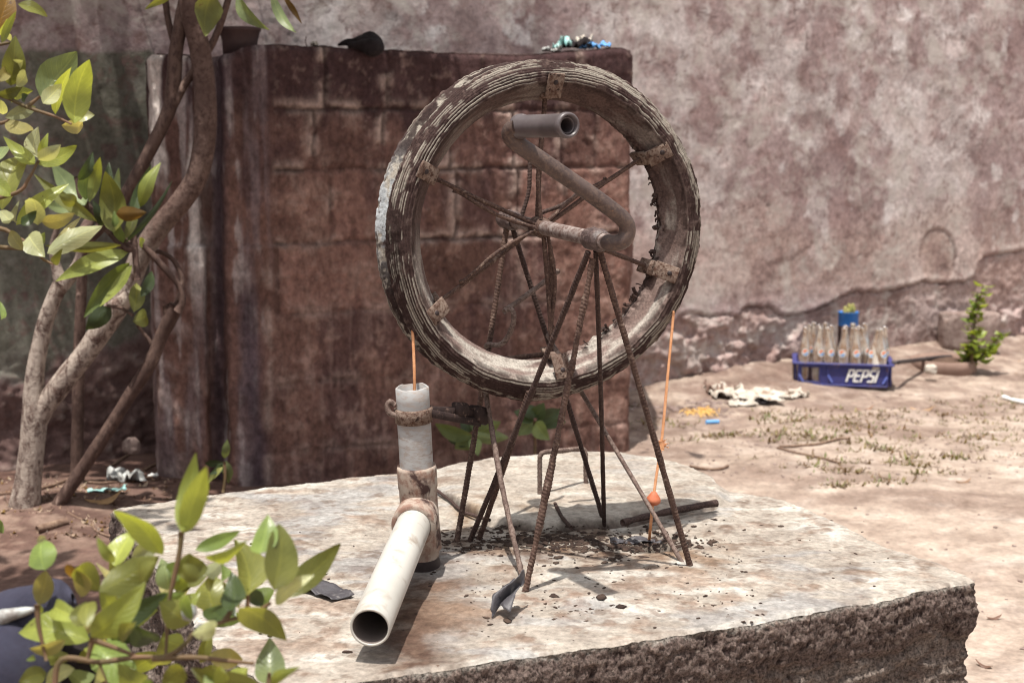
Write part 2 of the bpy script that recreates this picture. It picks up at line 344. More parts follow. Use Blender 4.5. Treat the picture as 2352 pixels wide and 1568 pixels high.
# ------------------------------------------------------------------ ground
WALL0 = np.array([0, 4.96, 0]); WD = np.array([1, .61, 0]); WD = WD/np.linalg.norm(WD); WN = np.array([WD[1], -WD[0], 0])   # toward the camera
def gz(x, y):
    x = np.atleast_1d(np.asarray(x, float)); y = np.atleast_1d(np.asarray(y, float)); P = np.stack([x, y, x*0], 1)
    dw = (P-WALL0)@WN
    g = .075*np.exp(-np.clip(dw, 0, 9)/.32)*ss(x, .2, 1.0)+.03*np.exp(-np.clip(dw, 0, 9)/.4)
    near = np.exp(-((x/9)**2+((y-3)/9)**2))
    g += (fbm(P, 1.3, 3)*.016+fbm(P, 6, 4, 1)*.008)*near
    g += .05*np.exp(-(((x+1.25)/.22)**2+((y-3.72)/.25)**2))      # soil heaped round the roots
    return g
def onground(u, v, it=4):
    z = 0.
    for _ in range(it): p = atZ(u, v, z); z = float(gz(p[0], p[1])[0])
    p = atZ(u, v, z); return p
xs = np.concatenate([-np.geomspace(60, 2.6, 26), np.linspace(-2.5, 3.2, 400), np.geomspace(3.3, 60, 26)])
ys = np.concatenate([-np.geomspace(40, .6, 20)+.0, np.linspace(-.5, 1.0, 20), np.linspace(1.03, 6.9, 420), np.geomspace(7, 80, 24)])
X, Y = np.meshgrid(xs, ys, indexing='ij'); Xf, Yf = X.ravel(), Y.ravel()
P = np.stack([Xf, Yf, np.zeros_like(Xf)], 1); Zf = gz(Xf, Yf); P[:, 2] = Zf
n1 = fbm(P*[1, 1, 0], 1.6, 5, 2); n2 = fbm(P*[1, 1, 0], 5, 4, 3, st=(.6, 1.4, 1)); n3 = fbm(P*[1, 1, 0], 18, 4, 4)
c = np.tile([.375, .308, .255], (len(P), 1)); c = mixc(c, (.26, .20, .165), ss(n1+.5*n2, .0, .55)); c = mixc(c, (.48, .42, .365), ss(n2-n1*.6, .15, .6)*.7)
dw = (P-WALL0)@WN
n4 = fbm(P*[1, 1, 0], 9, 4, 41, rough=.6); c = mixc(c, (.20, .145, .115), ss(n4, .2, .5)*.45); c = mixc(c, (.50, .44, .385), ss(-n4, .2, .5)*.35)
c = mixc(c, (.17, .115, .095), (1-ss(dw, .2, 1.2))*.75*ss(n3+n2, -.7, .5))                 # darker soil near the wall
c = mixc(c, (.105, .058, .047), (1-ss(Xf+n1*.10, -.52, -.38))*.9)                         # humus under the trees, darkened with tree shade put into its colour
c = mixc(c, (.30, .22, .175), np.exp(-(((Xf+1.22)/.28)**2+((Yf-3.55)/.3)**2))*ss(n3, -.2, .3)*.8)
c = c*np.array([.97, .96, .97])
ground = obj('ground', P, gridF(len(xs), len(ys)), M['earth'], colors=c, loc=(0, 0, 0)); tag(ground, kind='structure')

# ------------------------------------------------------------------ plaster wall
crack = [(-400, 560), (60, 560), (80, 515), (150, 495), (210, 512), (260, 520), (350, 503), (415, 522), (440, 470), (520, 458), (600, 470), (650, 510), (740, 516), (830, 482), (920, 450), (1010, 402), (1090, 376), (1200, 386), (1300, 362), (1400, 342), (1450, 322),
         (1500, 330), (1600, 326), (1690, 322), (1740, 290), (1765, 220), (1790, 182), (1860, 172), (2016, 150), (2300, 140), (2900, 120)]
crack = np.array([Z6(*p) for p in crack])
ovalc = np.array([Z6(1535, 185)])[0]
xs = np.concatenate([np.linspace(-5, -1.9, 12), np.linspace(-1.85, 2.85, 680), np.linspace(3, 7, 14)]); zs = np.concatenate([np.linspace(-.15, 1.66, 262), np.linspace(1.72, 2.5, 10)])
S_, Zz = np.meshgrid(xs, zs, indexing='ij')
P = WALL0+np.stack([S_.ravel(), S_.ravel()*.61, Zz.ravel()], 1)
u, v = proj(P); q1 = fbm(P, 3, 5, 5); q2 = fbm(P, 11, 5, 6); q3 = fbm(P, 35, 3, 7); q4 = fbm(P, 1.5, 4, 8, st=(1, 1, .6)); vs = fbm(P, 6, 5, 9, st=(1.2, 1.2, .6), rough=.6)
cv = np.interp(u+q3*4, crack[:, 0], crack[:, 1])+q2*5+q3*3
right = ss(u, 1380, 1440)
below = ss(v-cv, -1.2, 2.2)*right
eu, ev = (u-ovalc[0])/42, (v-ovalc[1])/64; er = np.sqrt(eu**2+ev**2)+q3*.04; oval = 1-ss(er, .95, 1.03)
near_c = np.exp(-((v-cv-6)/14)**2)*right
st1 = np.clip(.5+fbm(P, 7, 3, 11, st=(1, 1, 1.3))*1.6, 0, 1)                            # rubble masonry below the plaster edge
rub = ss(v, 690, 760)*right*(1-ss(u, 1800, 1880))+ss(u, 2140, 2200)*ss(v, 690, 730)*right
rub = np.clip(rub, 0, 1)*below
lip = np.exp(-((v-cv+9)/7)**2)*right
gro_ = np.exp(-((v-cv-1)/2.2)**2)*right*ss(q1+.5, 0, .5); ogr = np.exp(-((er-1.0)/.035)**2)*ss(-ev+eu*.7+.1, 0, .5)*(1-below)
disp = q1*.0045+q2*.0012+q3*.0009-below*.006-gro_*.014-ogr*.010-np.maximum(oval-below, 0)*.004+lip*.003*(1+q2)
disp = disp*(1-.6*(1-right)*(1-ss(v, 740, 850)))
disp += rub*(ss(st1, .3, .62)*.020-.006+q2*.012+q3*.006)+below*(q2*.004+q3*.003)
ang = ss(v, 760, 960)*(1-right); disp += ang*(-.012+q2*.020+q3*.006)                   # crumbling foot behind the trees
disp -= .004*ss(q1*.6+q4, .25, .6)
# hairline ledges in the upper plaster
disp += .0015*ss(fbm(P, 2.2, 5, 31)+.1, .02, .08)-.0020*ss(fbm(P, 3.1, 5, 33), .24, .28)
c = np.tile([.315, .243, .230], (len(P), 1))
c = mixc(c, (.47, .425, .40), ss(q4+q2*.5+vs*.35, .0, .35)*.9); c = mixc(c, (.185, .125, .12), ss(-q4-q1*.6+vs*.25, .10, .45)*.8)
c = mixc(c, (.44, .33, .27), ss(v+q1*80, 430, 560)*(1-ss(v, 640, 720))*right*.5)
c = mixc(c, (.58, .545, .52), ss(vs+q2*.7, .28, .6)*.7*(1-ss(v, 480, 640)))
hc = fbm(P, 4.5, 4, 36); c = mixc(c, (.10, .06, .055), np.exp(-(hc/.014)**2)*ss(q1+q4, .05, .3)*.75)
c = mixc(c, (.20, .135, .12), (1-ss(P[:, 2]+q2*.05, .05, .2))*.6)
c = mixc(c, (.33, .235, .20), below*.6); c = mixc(c, (.22, .145, .12), ss(q3+q2, .1, .6)*.5*below)
c = mixc(c, (.40, .30, .255), np.maximum(oval-below*0, 0)*.7)
c = mixc(c, (.16, .10, .09), near_c*.35*ss(q2, -.4, .3)); c = mixc(c, (.08, .045, .04), np.maximum(gro_, ogr)*.6)  # shadow below the crack's edge put into the colour, with dark grooves
b1_ = fbm(P, 5, 5, 35); c = mixc(c, (.44, .35, .32), ss(b1_, .18, .24)*.35); c = mixc(c, (.24, .16, .145), ss(-b1_, .2, .32)*.4)
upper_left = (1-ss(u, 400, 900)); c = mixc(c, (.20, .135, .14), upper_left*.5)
# green limewash on the left bay
edge = 352+q3*6
grn = (1-ss(u, edge-3, edge+3))*ss(v, 108+q2*16, 122+q2*16)*(1-ss(v+q2*70+(u-150)*.35, 800, 860))
c = mixc(c, (.13, .132, .10), grn*.93); c = mixc(c, (.13, .075, .07), grn*ss(q2+q3*.6, .42, .6)*.6); c = mixc(c, (.16, .162, .125), grn*ss(q4+vs*.4, .1, .6)*.5)
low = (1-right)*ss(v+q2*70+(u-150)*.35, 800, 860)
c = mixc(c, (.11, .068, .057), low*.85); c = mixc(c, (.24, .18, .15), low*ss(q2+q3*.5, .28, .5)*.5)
Pd = P+WN*disp[:, None]
c = c*np.array([1.16, 1.17, 1.24])
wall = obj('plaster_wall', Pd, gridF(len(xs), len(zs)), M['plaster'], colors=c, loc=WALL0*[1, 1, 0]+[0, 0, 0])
tag(wall, 'long rough plaster wall, cracked and flaking at the foot, closing the yard', 'wall')
V, Fc = box(WALL0+WD*1.2-WN*.16+[0, 0, 1.16], 7.0, .09, 1.33, WD, WN)
wb = obj('masonry_core', V, Fc, M['stone'], wall, smooth=False)

# ------------------------------------------------------------------ block tank wall
ML = [atZ(330, 1112, 0), atZ(366, 1104, 0), atZ(372, 1112, 0), atZ(480, 1122, 0), atZ(492, 1112, 0), atZ(524, 1112, 0), atZ(534, 1124, 0), atZ(618, 1119, 0), atZ(632, 1116, 0), atZ(1000, 1081, 0), atZ(1434, 1040, 0)]
p0 = ML[0]+np.array([.0, .16, 0]); ML[0] = p0
e = ML[-1]; ML.append(e+np.array([.012, .03, 0])); ML.append(e+np.array([-.02, .75, 0]))
path, s = resample(np.array(ML), 640, False)
sm = 3; path[sm:-sm] = sum(path[k:len(path)-2*sm+k] for k in range(2*sm+1))/(2*sm+1)
T = np.gradient(path, axis=0); T /= np.linalg.norm(T, axis=1)[:, None]; Nn = np.stack([T[:, 1], -T[:, 0], T[:, 0]*0], 1)
up_, _v = proj(path)
topz = np.interp(up_, [330, 372, 500, 560, 592, 640, 800, 900, 1000, 1200, 1420, 1440], [1.225, 1.225, 1.215, 1.225, 1.245, 1.25, 1.245, 1.243, 1.238, 1.236, 1.265, 1.255])
topz[path[:, 1] > e[1]+.05] = 1.25
nz = 250; tz = np.linspace(0, 1, nz)
zz = -.05+tz[None, :]*(topz[:, None]+.05)
P = np.concatenate([np.repeat(path[:, None, :], nz, 1)], 1); P[:, :, 2] = zz; P = P.reshape(-1, 3); NN = np.repeat(Nn, nz, 0); ss_ = np.repeat(s, nz)
zt = np.repeat(topz, nz)
u, v = proj(P); q1 = fbm(P, 4, 4, 12); q2 = fbm(P, 14, 4, 13); q3 = fbm(P, 45, 3, 14); vs = fbm(P, 9, 4, 15, st=(1.5, 1.5, .15)); vs2 = fbm(P, 22, 3, 16, st=(1.5, 1.5, .12))
zq = P[:, 2]+q2*.006; rows = [1.075, .905, .70, .50, .30, .10]
main = ss(u, 618, 640)
bid = np.zeros(len(P)); rowi = np.searchsorted(np.sort(rows), zq); brnd = np.random.default_rng(12).uniform(-1, 1, (12, 12))
j = np.zeros(len(P)); mort = np.zeros(len(P))
for k, r_ in enumerate(rows):
    wgt = 1.0 if k < 3 else .35
    j = np.maximum(j, np.exp(-((zq-r_)/.007)**2)*wgt); mort = np.maximum(mort, np.exp(-((zq-r_-.006)/.018)**2)*ss(q1+q2, -.25, .4)*wgt)
bands = [(1.075, 9, [600, 745, 890, 995, 1190, 1330]), (.905, 1.075, [590, 722, 880, 1035, 1180, 1290, 1370]), (.70, .905, [620, 762, 920, 1048, 1190, 1300]), (.50, .70, [640, 900, 1200])]
for lo, hi, us in bands:
    inb = (P[:, 2] > lo) & (P[:, 2] < hi)
    ci = np.searchsorted(np.array(us), u+q2*6); bid = np.where(inb, brnd[rowi, np.clip(ci, 0, 11)], bid)
    for uu in us:
        wv = 1. if lo > .6 else .3
        x_ = (u-uu+q2*6)/5; j = np.maximum(j, np.exp(-x_**2)*inb*wv*.8); mort = np.maximum(mort, np.exp(-((u-uu+5)/13)**2)*inb*wv*ss(q1*1.2+q2, -.2, .3))
j *= (main*.95+.05)*(.5+.5*ss(q1+q2*.5, -.3, .1)); mort = mort*main
topr = np.clip((zt-P[:, 2])/.02, 0, 1)
disp = -j*.011+mort*.003+q1*.007+q2*.004+q3*.002-(1-topr)**2*.012
ledge = ss(P[:, 2], .69, .70); disp += (-.012*ledge)*(1-ss(u, 470, 500))+(.008*(1-ledge))*ss(u, 470, 640)
c = np.tile([.155, .082, .062], (len(P), 1))*(1+.38*bid*main)[:, None]
c = mixc(c, (.085, .045, .040), ss(q1+vs*.5, .0, .5)*.7); c = mixc(c, (.27, .16, .12), ss(q2+vs2*.4-q1*.3, .15, .55)*.5)
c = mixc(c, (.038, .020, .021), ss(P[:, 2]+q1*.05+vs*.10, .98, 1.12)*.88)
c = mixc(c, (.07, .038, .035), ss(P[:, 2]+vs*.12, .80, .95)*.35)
c = mixc(c, (.40, .29, .235), mort*.9); c = mixc(c, (.022, .011, .010), j*.85)
lft = 1-ss(u, 600, 640)
c = mixc(c, (.20, .145, .14), lft*.6*ss(vs+vs2*.5+.1, -.1, .5)); c = mixc(c, (.38, .31, .28), lft*ss(vs2+q2*.4, .2, .55)*.65)
c = mixc(c, (.62, .53, .46), (1-ss(u, 430, 500))*ss(vs+q1*.5+.1, -.05, .4)*.85*ss(P[:, 2], .4, .7))  # worn pale concrete, with the sun patch put into the upper pilaster's colour
c = mixc(c, (.30, .215, .185), (1-ss(u, 400, 490))*ss(q2, -.2, .4)*.6*(1-ss(P[:, 2], .4, .7)))
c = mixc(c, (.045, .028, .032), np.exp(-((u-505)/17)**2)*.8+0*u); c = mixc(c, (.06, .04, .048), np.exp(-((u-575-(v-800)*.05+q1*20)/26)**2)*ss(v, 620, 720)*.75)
c = mixc(c, (.36, .26, .21), np.exp(-((u-615)/9)**2)*ss(v, 560, 640)*ss(q2, -.4, .2)*.5)
c = mixc(c, (.27, .18, .145), main*ss(q3+q2*.6, .3, .7)*.35); c = mixc(c, (.06, .03, .028), main*ss(-q3-q2*.5, .3, .7)*.45)
c = mixc(c, (.24, .15, .12), main*ss(vs2+q1*.4, .2, .6)*ss(v, 540, 620)*.4)
Pd = P+NN*disp[:, None]
nP = len(path)
# top cap going back
back = path.copy(); back = back+np.array([.02, .24, 0]); capV = []
capc = []
for k in range(1, 12):
    t = k/11; row = (Pd.reshape(nP, nz, 3)[:, -1])*(1-t)+np.stack([back[:, 0], back[:, 1], topz], 1)*t
    row[:, 2] = topz-.012*(1-min(1, t*4))+fbm(row, 20, 3, 17)*.006+.004; capV.append(row); capc.append(np.tile([.07, .045, .042], (nP, 1)))
Vall = np.concatenate([Pd]+capV); F1 = gridF(nP, nz)
F2 = []
base = nP*nz
idx = [np.arange(nP)*nz+nz-1]+[base+k*nP+np.arange(nP) for k in range(11)]
F2 = np.concatenate([np.stack([idx[k][:-1], idx[k+1][:-1], idx[k+1][1:], idx[k][1:]], 1)[:, ::-1] for k in range(11)])
c = c*np.array([1.22, 1.30, 1.42])
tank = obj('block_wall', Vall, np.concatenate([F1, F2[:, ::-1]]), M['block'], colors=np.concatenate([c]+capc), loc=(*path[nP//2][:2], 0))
tag(tank, 'low brown stained concrete block wall with mossy black top course, standing before the plaster wall', 'wall')

# ------------------------------------------------------------------ concrete slab of the well
SZ = .33
out_px = [(262, 1166), (400, 1146), (540, 1126), (760, 1103), (1000, 1078), (1160, 1060), (1300, 1048), (1430, 1048), (1540, 1066), (1625, 1098), (1655, 1122), (1720, 1132), (1790, 1142), (1860, 1170), (1960, 1214), (2060, 1262), (2160, 1296), (2240, 1331),
          (2000, 1376), (1800, 1411), (1600, 1449), (1350, 1487), (1100, 1516), (850, 1556), (640, 1600), (585, 1550), (480, 1470), (418, 1400), (372, 1330), (318, 1245), (275, 1190)]
OL = np.array([atZ(a, b, SZ) for a, b in out_px]); OLc = np.vstack([OL, OL[:1]])
# keep corners, sample straight
ol, sl = resample(OLc, 2101, False); ol = ol[:-1]; n0 = len(ol)
k5 = 4; ol = sum(np.roll(ol, q, 0) for q in range(-k5, k5+1))/(2*k5+1)
cen = np.array([*(ol[:, :2].mean(0)), SZ])
T = np.roll(ol, -1, 0)-np.roll(ol, 1, 0); T /= np.linalg.norm(T, axis=1)[:, None]; No = np.stack([T[:, 1], -T[:, 0], T[:, 0]*0], 1)
if ((ol-cen)*No).sum() < 0: No = -No
ol = ol+No*(fbm(ol, 22, 5, 20, rough=.6)*.008)[:, None]
tt = np.linspace(0, 1, 150)**.8
top = cen+(ol-cen)[:, None, :]*tt[None, :, None]; top = top.reshape(-1, 3)
u, v = proj(top)
lidc = atZ(1345, 1140, SZ); 
lq = fbm(top, 9, 4, 21)
lid_px = [(900, 1100), (1000, 1122), (1060, 1165), (1120, 1196), (1250, 1214), (1400, 1202), (1530, 1184), (1645, 1163), (1700, 1150), (1760, 1120)]
lid_px = np.array(lid_px); lv = np.interp(u, lid_px[:, 0], lid_px[:, 1])+lq*5
lid = ss(lv-v, -2, 5)*ss(u, 960, 1080)*(1-ss(u, 1640, 1680))
qa = fbm(top, 5, 4, 22); qb = fbm(top, 18, 4, 23); qc = fbm(top, 60, 3, 24); qd = fbm(top, 14, 5, 25, st=(.5, 1.6, 1))
hole = np.exp(-(((u-1497)/62)**2+((v-1243)/17)**2)**2)
ridge = np.exp(-((v-lv)/4.5)**2)*ss(u, 1000, 1040)*(1-ss(u, 1640, 1650))
edge_t = np.tile(tt, n0)
h = qa*.005+qb*.0016+qc*.0008+lid*.010-ridge*.012-hole*.10-ss(edge_t, .99, 1.)*.004*(1+qb)
top[:, 2] = SZ+h
c = np.tile([.345, .31, .275], (len(top), 1))
c = mixc(c, (.455, .435, .405), ss(qd+qa*.5, -.02, .42)*.85); c = mixc(c, (.26, .19, .15), ss(qa*.7+qb*.6-qd*.4, .12, .55)*.62)
c = mixc(c, (.17, .115, .09), ss(qb+qc*.6, .26, .6)*.5); c = mixc(c, (.25, .25, .26), ss(fbm(top, 4, 3, 26)+qd*.5, .12, .5)*.6); c = mixc(c, (.16, .115, .09), ss(fbm(top, 28, 4, 37, rough=.65), .26, .46)*.55)
c = mixc(c, (.37, .335, .295), lid*.4)
wet = np.exp(-(((u-1350-qa*60)/300)**2+((v-1247-qb*14)/42)**2)**1.4)
c = mixc(c, (.125, .075, .045), wet*ss(qb+qa*.6+.25, -.2, .35)*.9); c = mixc(c, (.06, .035, .028), wet*ss(qb+qc*.7, .12, .42)*.75)
c = mixc(c, (.20, .12, .055), np.exp(-(((u-1130)/80)**2+((v-1186)/26)**2))*.8*ss(qb, -.3, .3))
wp = np.exp(-(((u-958+(v-1450)*.22+qa*40)/92)**2)**1.5)*ss(v, 1305, 1345)
c = mixc(c, (.105, .064, .046), wp*(.75+.25*ss(qb, -.3, .3))*.95); c = mixc(c, (.08, .048, .038), wp*ss(qc+qb, .0, .4)*.6)
c = mixc(c, (.19, .13, .095), np.exp(-(((u-1060)/120)**2+((v-1400)/70)**2))*ss(qb+qa, -.3, .3)*.7)
c = mixc(c, (.22, .15, .105), np.exp(-(((u-1590)/90)**2+((v-1285)/40)**2))*ss(qb, -.4, .2)*.85)
c = mixc(c, (.27, .19, .15), np.exp(-(((u-1230)/120)**2+((v-1370)/45)**2))*ss(qb+qc*.4, -.1, .4)*.7)
c = mixc(c, (.47, .44, .40), np.exp(-((v-lv+11)/9)**2)*ss(u, 1080, 1180)*(1-ss(u, 1330, 1500))*.8)  # sunlit rim of the raised cover put into the colour
c = mixc(c, (.05, .03, .025), np.clip(ridge*.85*ss(qb+.5, 0, .5)+hole*1.1, 0, .95))
c = mixc(c, (.50, .47, .43), ss(edge_t, .96, .995)*.45*ss(qb, -.3, .3))
c = c*np.array([.95, .95, .94])
# sides
nzs = 84; dz = np.linspace(0, 1, nzs)**1.25*(SZ+.06)
so = np.repeat(ol, nzs, 0); Nr = np.repeat(No, nzs, 0); d_ = np.tile(dz, n0)
so = so.copy(); so[:, 2] = np.repeat(top.reshape(n0, len(tt), 3)[:, -1, 2], nzs)-.0005-d_
thick = np.repeat(.078+fbm(ol, 6, 3, 27)*.028+fbm(ol, 26, 3, 28)*.012, nzs)
w1 = fbm(so, 13, 5, 29, rough=.65); w2 = fbm(so, 80, 4, 30, rough=.75); w3 = fbm(so, 16, 4, 31, st=(1, 1, 4.5))
under = ss(d_-thick, -.004, .008)
off = (1-under)*(.006*np.sin(np.clip(d_/thick, 0, 1)*math.pi)+w1*.006+w2*.006+w3*.003)+under*(-.007+w1*.010+w2*.006+w3*.007+.008*ss(d_, .12, .25))
off *= ss(d_, 0, .006)
so = so+Nr*off[:, None]; so[:, 2] += w2*.002
us, vv = proj(so)
cs = np.tile([.215, .160, .142], (len(so), 1)); cs = mixc(cs, (.30, .225, .19), ss(w2+w3*.6-w1*.2, .28, .55)*.6); cs = mixc(cs, (.045, .026, .026), ss(-w2-w1*.4, .1, .5)*.7)
cl = np.tile([.29, .23, .20], (len(so), 1)); cl = mixc(cl, (.36, .30, .265), ss(w1+w3, .0, .5)*.7); cl = mixc(cl, (.15, .10, .085), ss(w2-w1, .1, .5)*.6)
lf_ = ss(-Nr[:, 0], .3, .7); cs = cs*(1-lf_[:, None]*.7)+np.array([.27, .21, .185])*(lf_[:, None]*.7)*(1+.7*w2[:, None]+.5*w3[:, None]); cs = cs*(1-under[:, None])+cl*under[:, None]  # left-facing side paler: sunlight put into the colour by its normal
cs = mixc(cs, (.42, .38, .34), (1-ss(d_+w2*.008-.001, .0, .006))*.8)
V = np.concatenate([top, so]); nt_ = len(tt); F1 = gridF(n0, nt_, True)
a = np.arange(n0); b2 = (a+1) % n0
Fj = np.stack([a*nt_+nt_-1, len(top)+a*nzs, len(top)+b2*nzs, b2*nt_+nt_-1], 1)
F3 = gridF(n0, nzs, True)+len(top)
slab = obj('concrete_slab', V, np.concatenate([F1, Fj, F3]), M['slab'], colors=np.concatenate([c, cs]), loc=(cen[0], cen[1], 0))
slab.data.materials.append(M['slab_side']); slab.data.polygons.foreach_set('material_index', np.concatenate([np.zeros(len(F1)), np.ones(len(Fj)+len(F3))]).astype(np.int32)) if len(slab.data.polygons) == len(F1)+len(Fj)+len(F3) else None
tag(slab, 'thick sunlit concrete slab covering the well, with a ragged crumbling edge', 'slab')
def slabz(x, y):
    P_ = np.array([[x, y, SZ]]); return SZ+float(fbm(P_, 5, 4, 22)[0]*.005)

# rebar lifting loop in the raised cover
hp = [atZ(1240, 1136, SZ+.01), None, None, None, None, atZ(1346, 1112, SZ+.01)]
a0, a5 = hp[0], hp[5]; yh = a0[1]
loop = [a0-[0, 0, .01], atY(1240, 1060, a0[1]), atY(1242, 1045, a0[1]), atY(1252, 1038, a0[1]+.004), atY(1295, 1034, (a0[1]+a5[1])/2), atY(1334, 1030, a5[1]-.004), atY(1343, 1036, a5[1]), atY(1345, 1052, a5[1]), a5-[0, 0, .01]]
V, Fc = tube(loop, .0048, 8, .0025, rib=.0075, wob=.1)
o = obj('lifting_loop', V, Fc, M['rust_pale']); tag(o, 'small rusty rebar loop set upright in the raised rear part of the slab', 'handle')

# ------------------------------------------------------------------ pump wheel with axle and crank
HUB = atD(1240, 521, 2.305)
FR = atD(1396, 556, 2.305-.225)
n = FR-HUB; n /= np.linalg.norm(n); e1 = np.cross([0, 0, 1.], n)*1.0; e1 /= np.linalg.norm(e1)
if e1[0] < 0: e1 = -e1
e2 = np.cross(n, e1); 
if e2[2] < 0: e2 = -e2
def L(a, b, z): return HUB+e1*a+e2*b+n*z
wheel = empty('pump_wheel', HUB-e2*.275, 'large flaking tyre wheel with rebar spokes and bent crank tube, turning above the slab', 'wheel')  # the rope pump's wheel, turning with its axle and crank
prof = [(-.002, .2135), (.006, .2120), (.012, .2155), (.020, .2215), (.030, .2280), (.038, .2325), (.0425, .2365), (.0450, .2385), (.0465, .243), (.0465, .2500), (.0440, .2580), (.0395, .2650), (.0340, .2700), (.0285, .2735), (.0240, .2740),
        (.0200, .2715), (.0150, .2660), (.0090, .2600), (0, .2570)]
prof = np.array(prof); pf, ps = resample(prof, 96, False)
mir = pf[::-1][1:].copy(); mir[:, 0] *= -1; pf = np.vstack([pf, mir[:-1]]); npf = len(pf)
nth = 760; th = np.linspace(0, 2*math.pi, nth, endpoint=False)
z = np.tile(pf[:, 0], nth); r = np.tile(pf[:, 1], nth); TH = np.repeat(th, npf)
Q = np.stack([np.cos(TH)*r, np.sin(TH)*r, z], 1)
q1 = fbm(Q, 9, 4, 40); q2 = fbm(Q, 40, 4, 41); q3 = fbm(Q, 130, 3, 42)
outer = ss(r, .2395, .242)
arc = (r-.24)+np.abs(z)*-1.0
lines = np.sin(arc*2*math.pi/.0052)
gro = ss(-np.abs(z), -.026, -.019)*ss(r, .252, .256)
rr = r+outer*(lines*.0010+q2*.0008)*(1-gro)+q2*.0007+q3*.0004+(r > .268)*q3*.0012
zz_ = z+np.sign(z)*(outer*lines*.0009+q2*.0016*outer+q1*.0012)
# out of round wobble
rr = rr*(1+.006*np.sin(2*TH+.6)+.004*np.sin(3*TH+2)+.0025*np.sin(7*TH)); zz_ = zz_+.004*np.sin(2*TH+1)
# chewed inner edge
chew = ss(r, .222, .214)*0+(1-ss(r, .214, .220)); rr = rr-chew*(np.abs(q2)*.004+np.abs(q3)*.002)*ss(np.cos(TH-R(-15)), .0, .6)
V = HUB+e1*.004-e2*.008+np.outer(np.cos(TH)*rr, e1)+np.outer(np.sin(TH)*rr, e2)+np.outer(zz_, n)
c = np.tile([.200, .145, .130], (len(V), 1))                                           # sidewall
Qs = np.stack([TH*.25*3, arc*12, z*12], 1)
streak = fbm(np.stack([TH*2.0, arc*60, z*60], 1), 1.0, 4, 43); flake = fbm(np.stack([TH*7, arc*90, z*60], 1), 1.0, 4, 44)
lit_side = ss(-np.sin(TH)+q1*.4+.25*np.cos(TH), -.35, .55); c = mixc(c, (.060, .036, .033), (1-lit_side)*.85*(1-outer)); c = mixc(c, (.42, .385, .345), ss(streak+q1*.8, -.15, .45)*(.22+.68*lit_side)*(1-outer)); c = mixc(c, (.13, .085, .075), ss(q2-q1*.5, .15, .55)*.55*(1-outer))  # sidewall paler low, darker on top: light and shade put into the colour
co = np.tile([.050, .030, .028], (len(V), 1)); fk = fbm(np.stack([TH*3.2, arc*55, z*40], 1), 1.0, 4, 45); co = mixc(co, (.36, .325, .28), ss(lines*.8+streak*.22+.05, -.1, .3)*ss(fk+flake*.5+.04, -.03, .10)*.92); co = mixc(co, (.17, .12, .105), ss(q3+q2, .2, .6)*.4)
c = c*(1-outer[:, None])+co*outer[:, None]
c = mixc(c, (.030, .018, .017), ss(q2+q3*.6+.1, .0, .3)*gro*.9)
c = mixc(c, (.035, .02, .018), chew*ss(q2+q3, -.2, .3)*.85*ss(np.cos(TH-R(-15)), -.2, .5))
patch = np.exp(-((TH-R(172))/R(13))**2)*(z < -.008)*(r > .262); c = mixc(c, (.50, .53, .56), patch*ss(q3+q2, -.5, .1)*.9)
c = mixc(c, (.025, .015, .014), np.exp(-((TH-R(183))/R(13))**2)*(z > -.004)*(r > .257)*ss(q3, -.6, .1)*.85)
c = mixc(c, (.03, .018, .016), np.exp(-((arc-np.interp(.2385, [0, 1], [0, 1])*0-(.2385-.24-.045))/.0012)**2)*.8*ss(q2+.3, 0, .4))
Fg = gridF(nth, npf, True, True)
obj('tyre_ring', V, Fg, M['tyre'], wheel, colors=c)
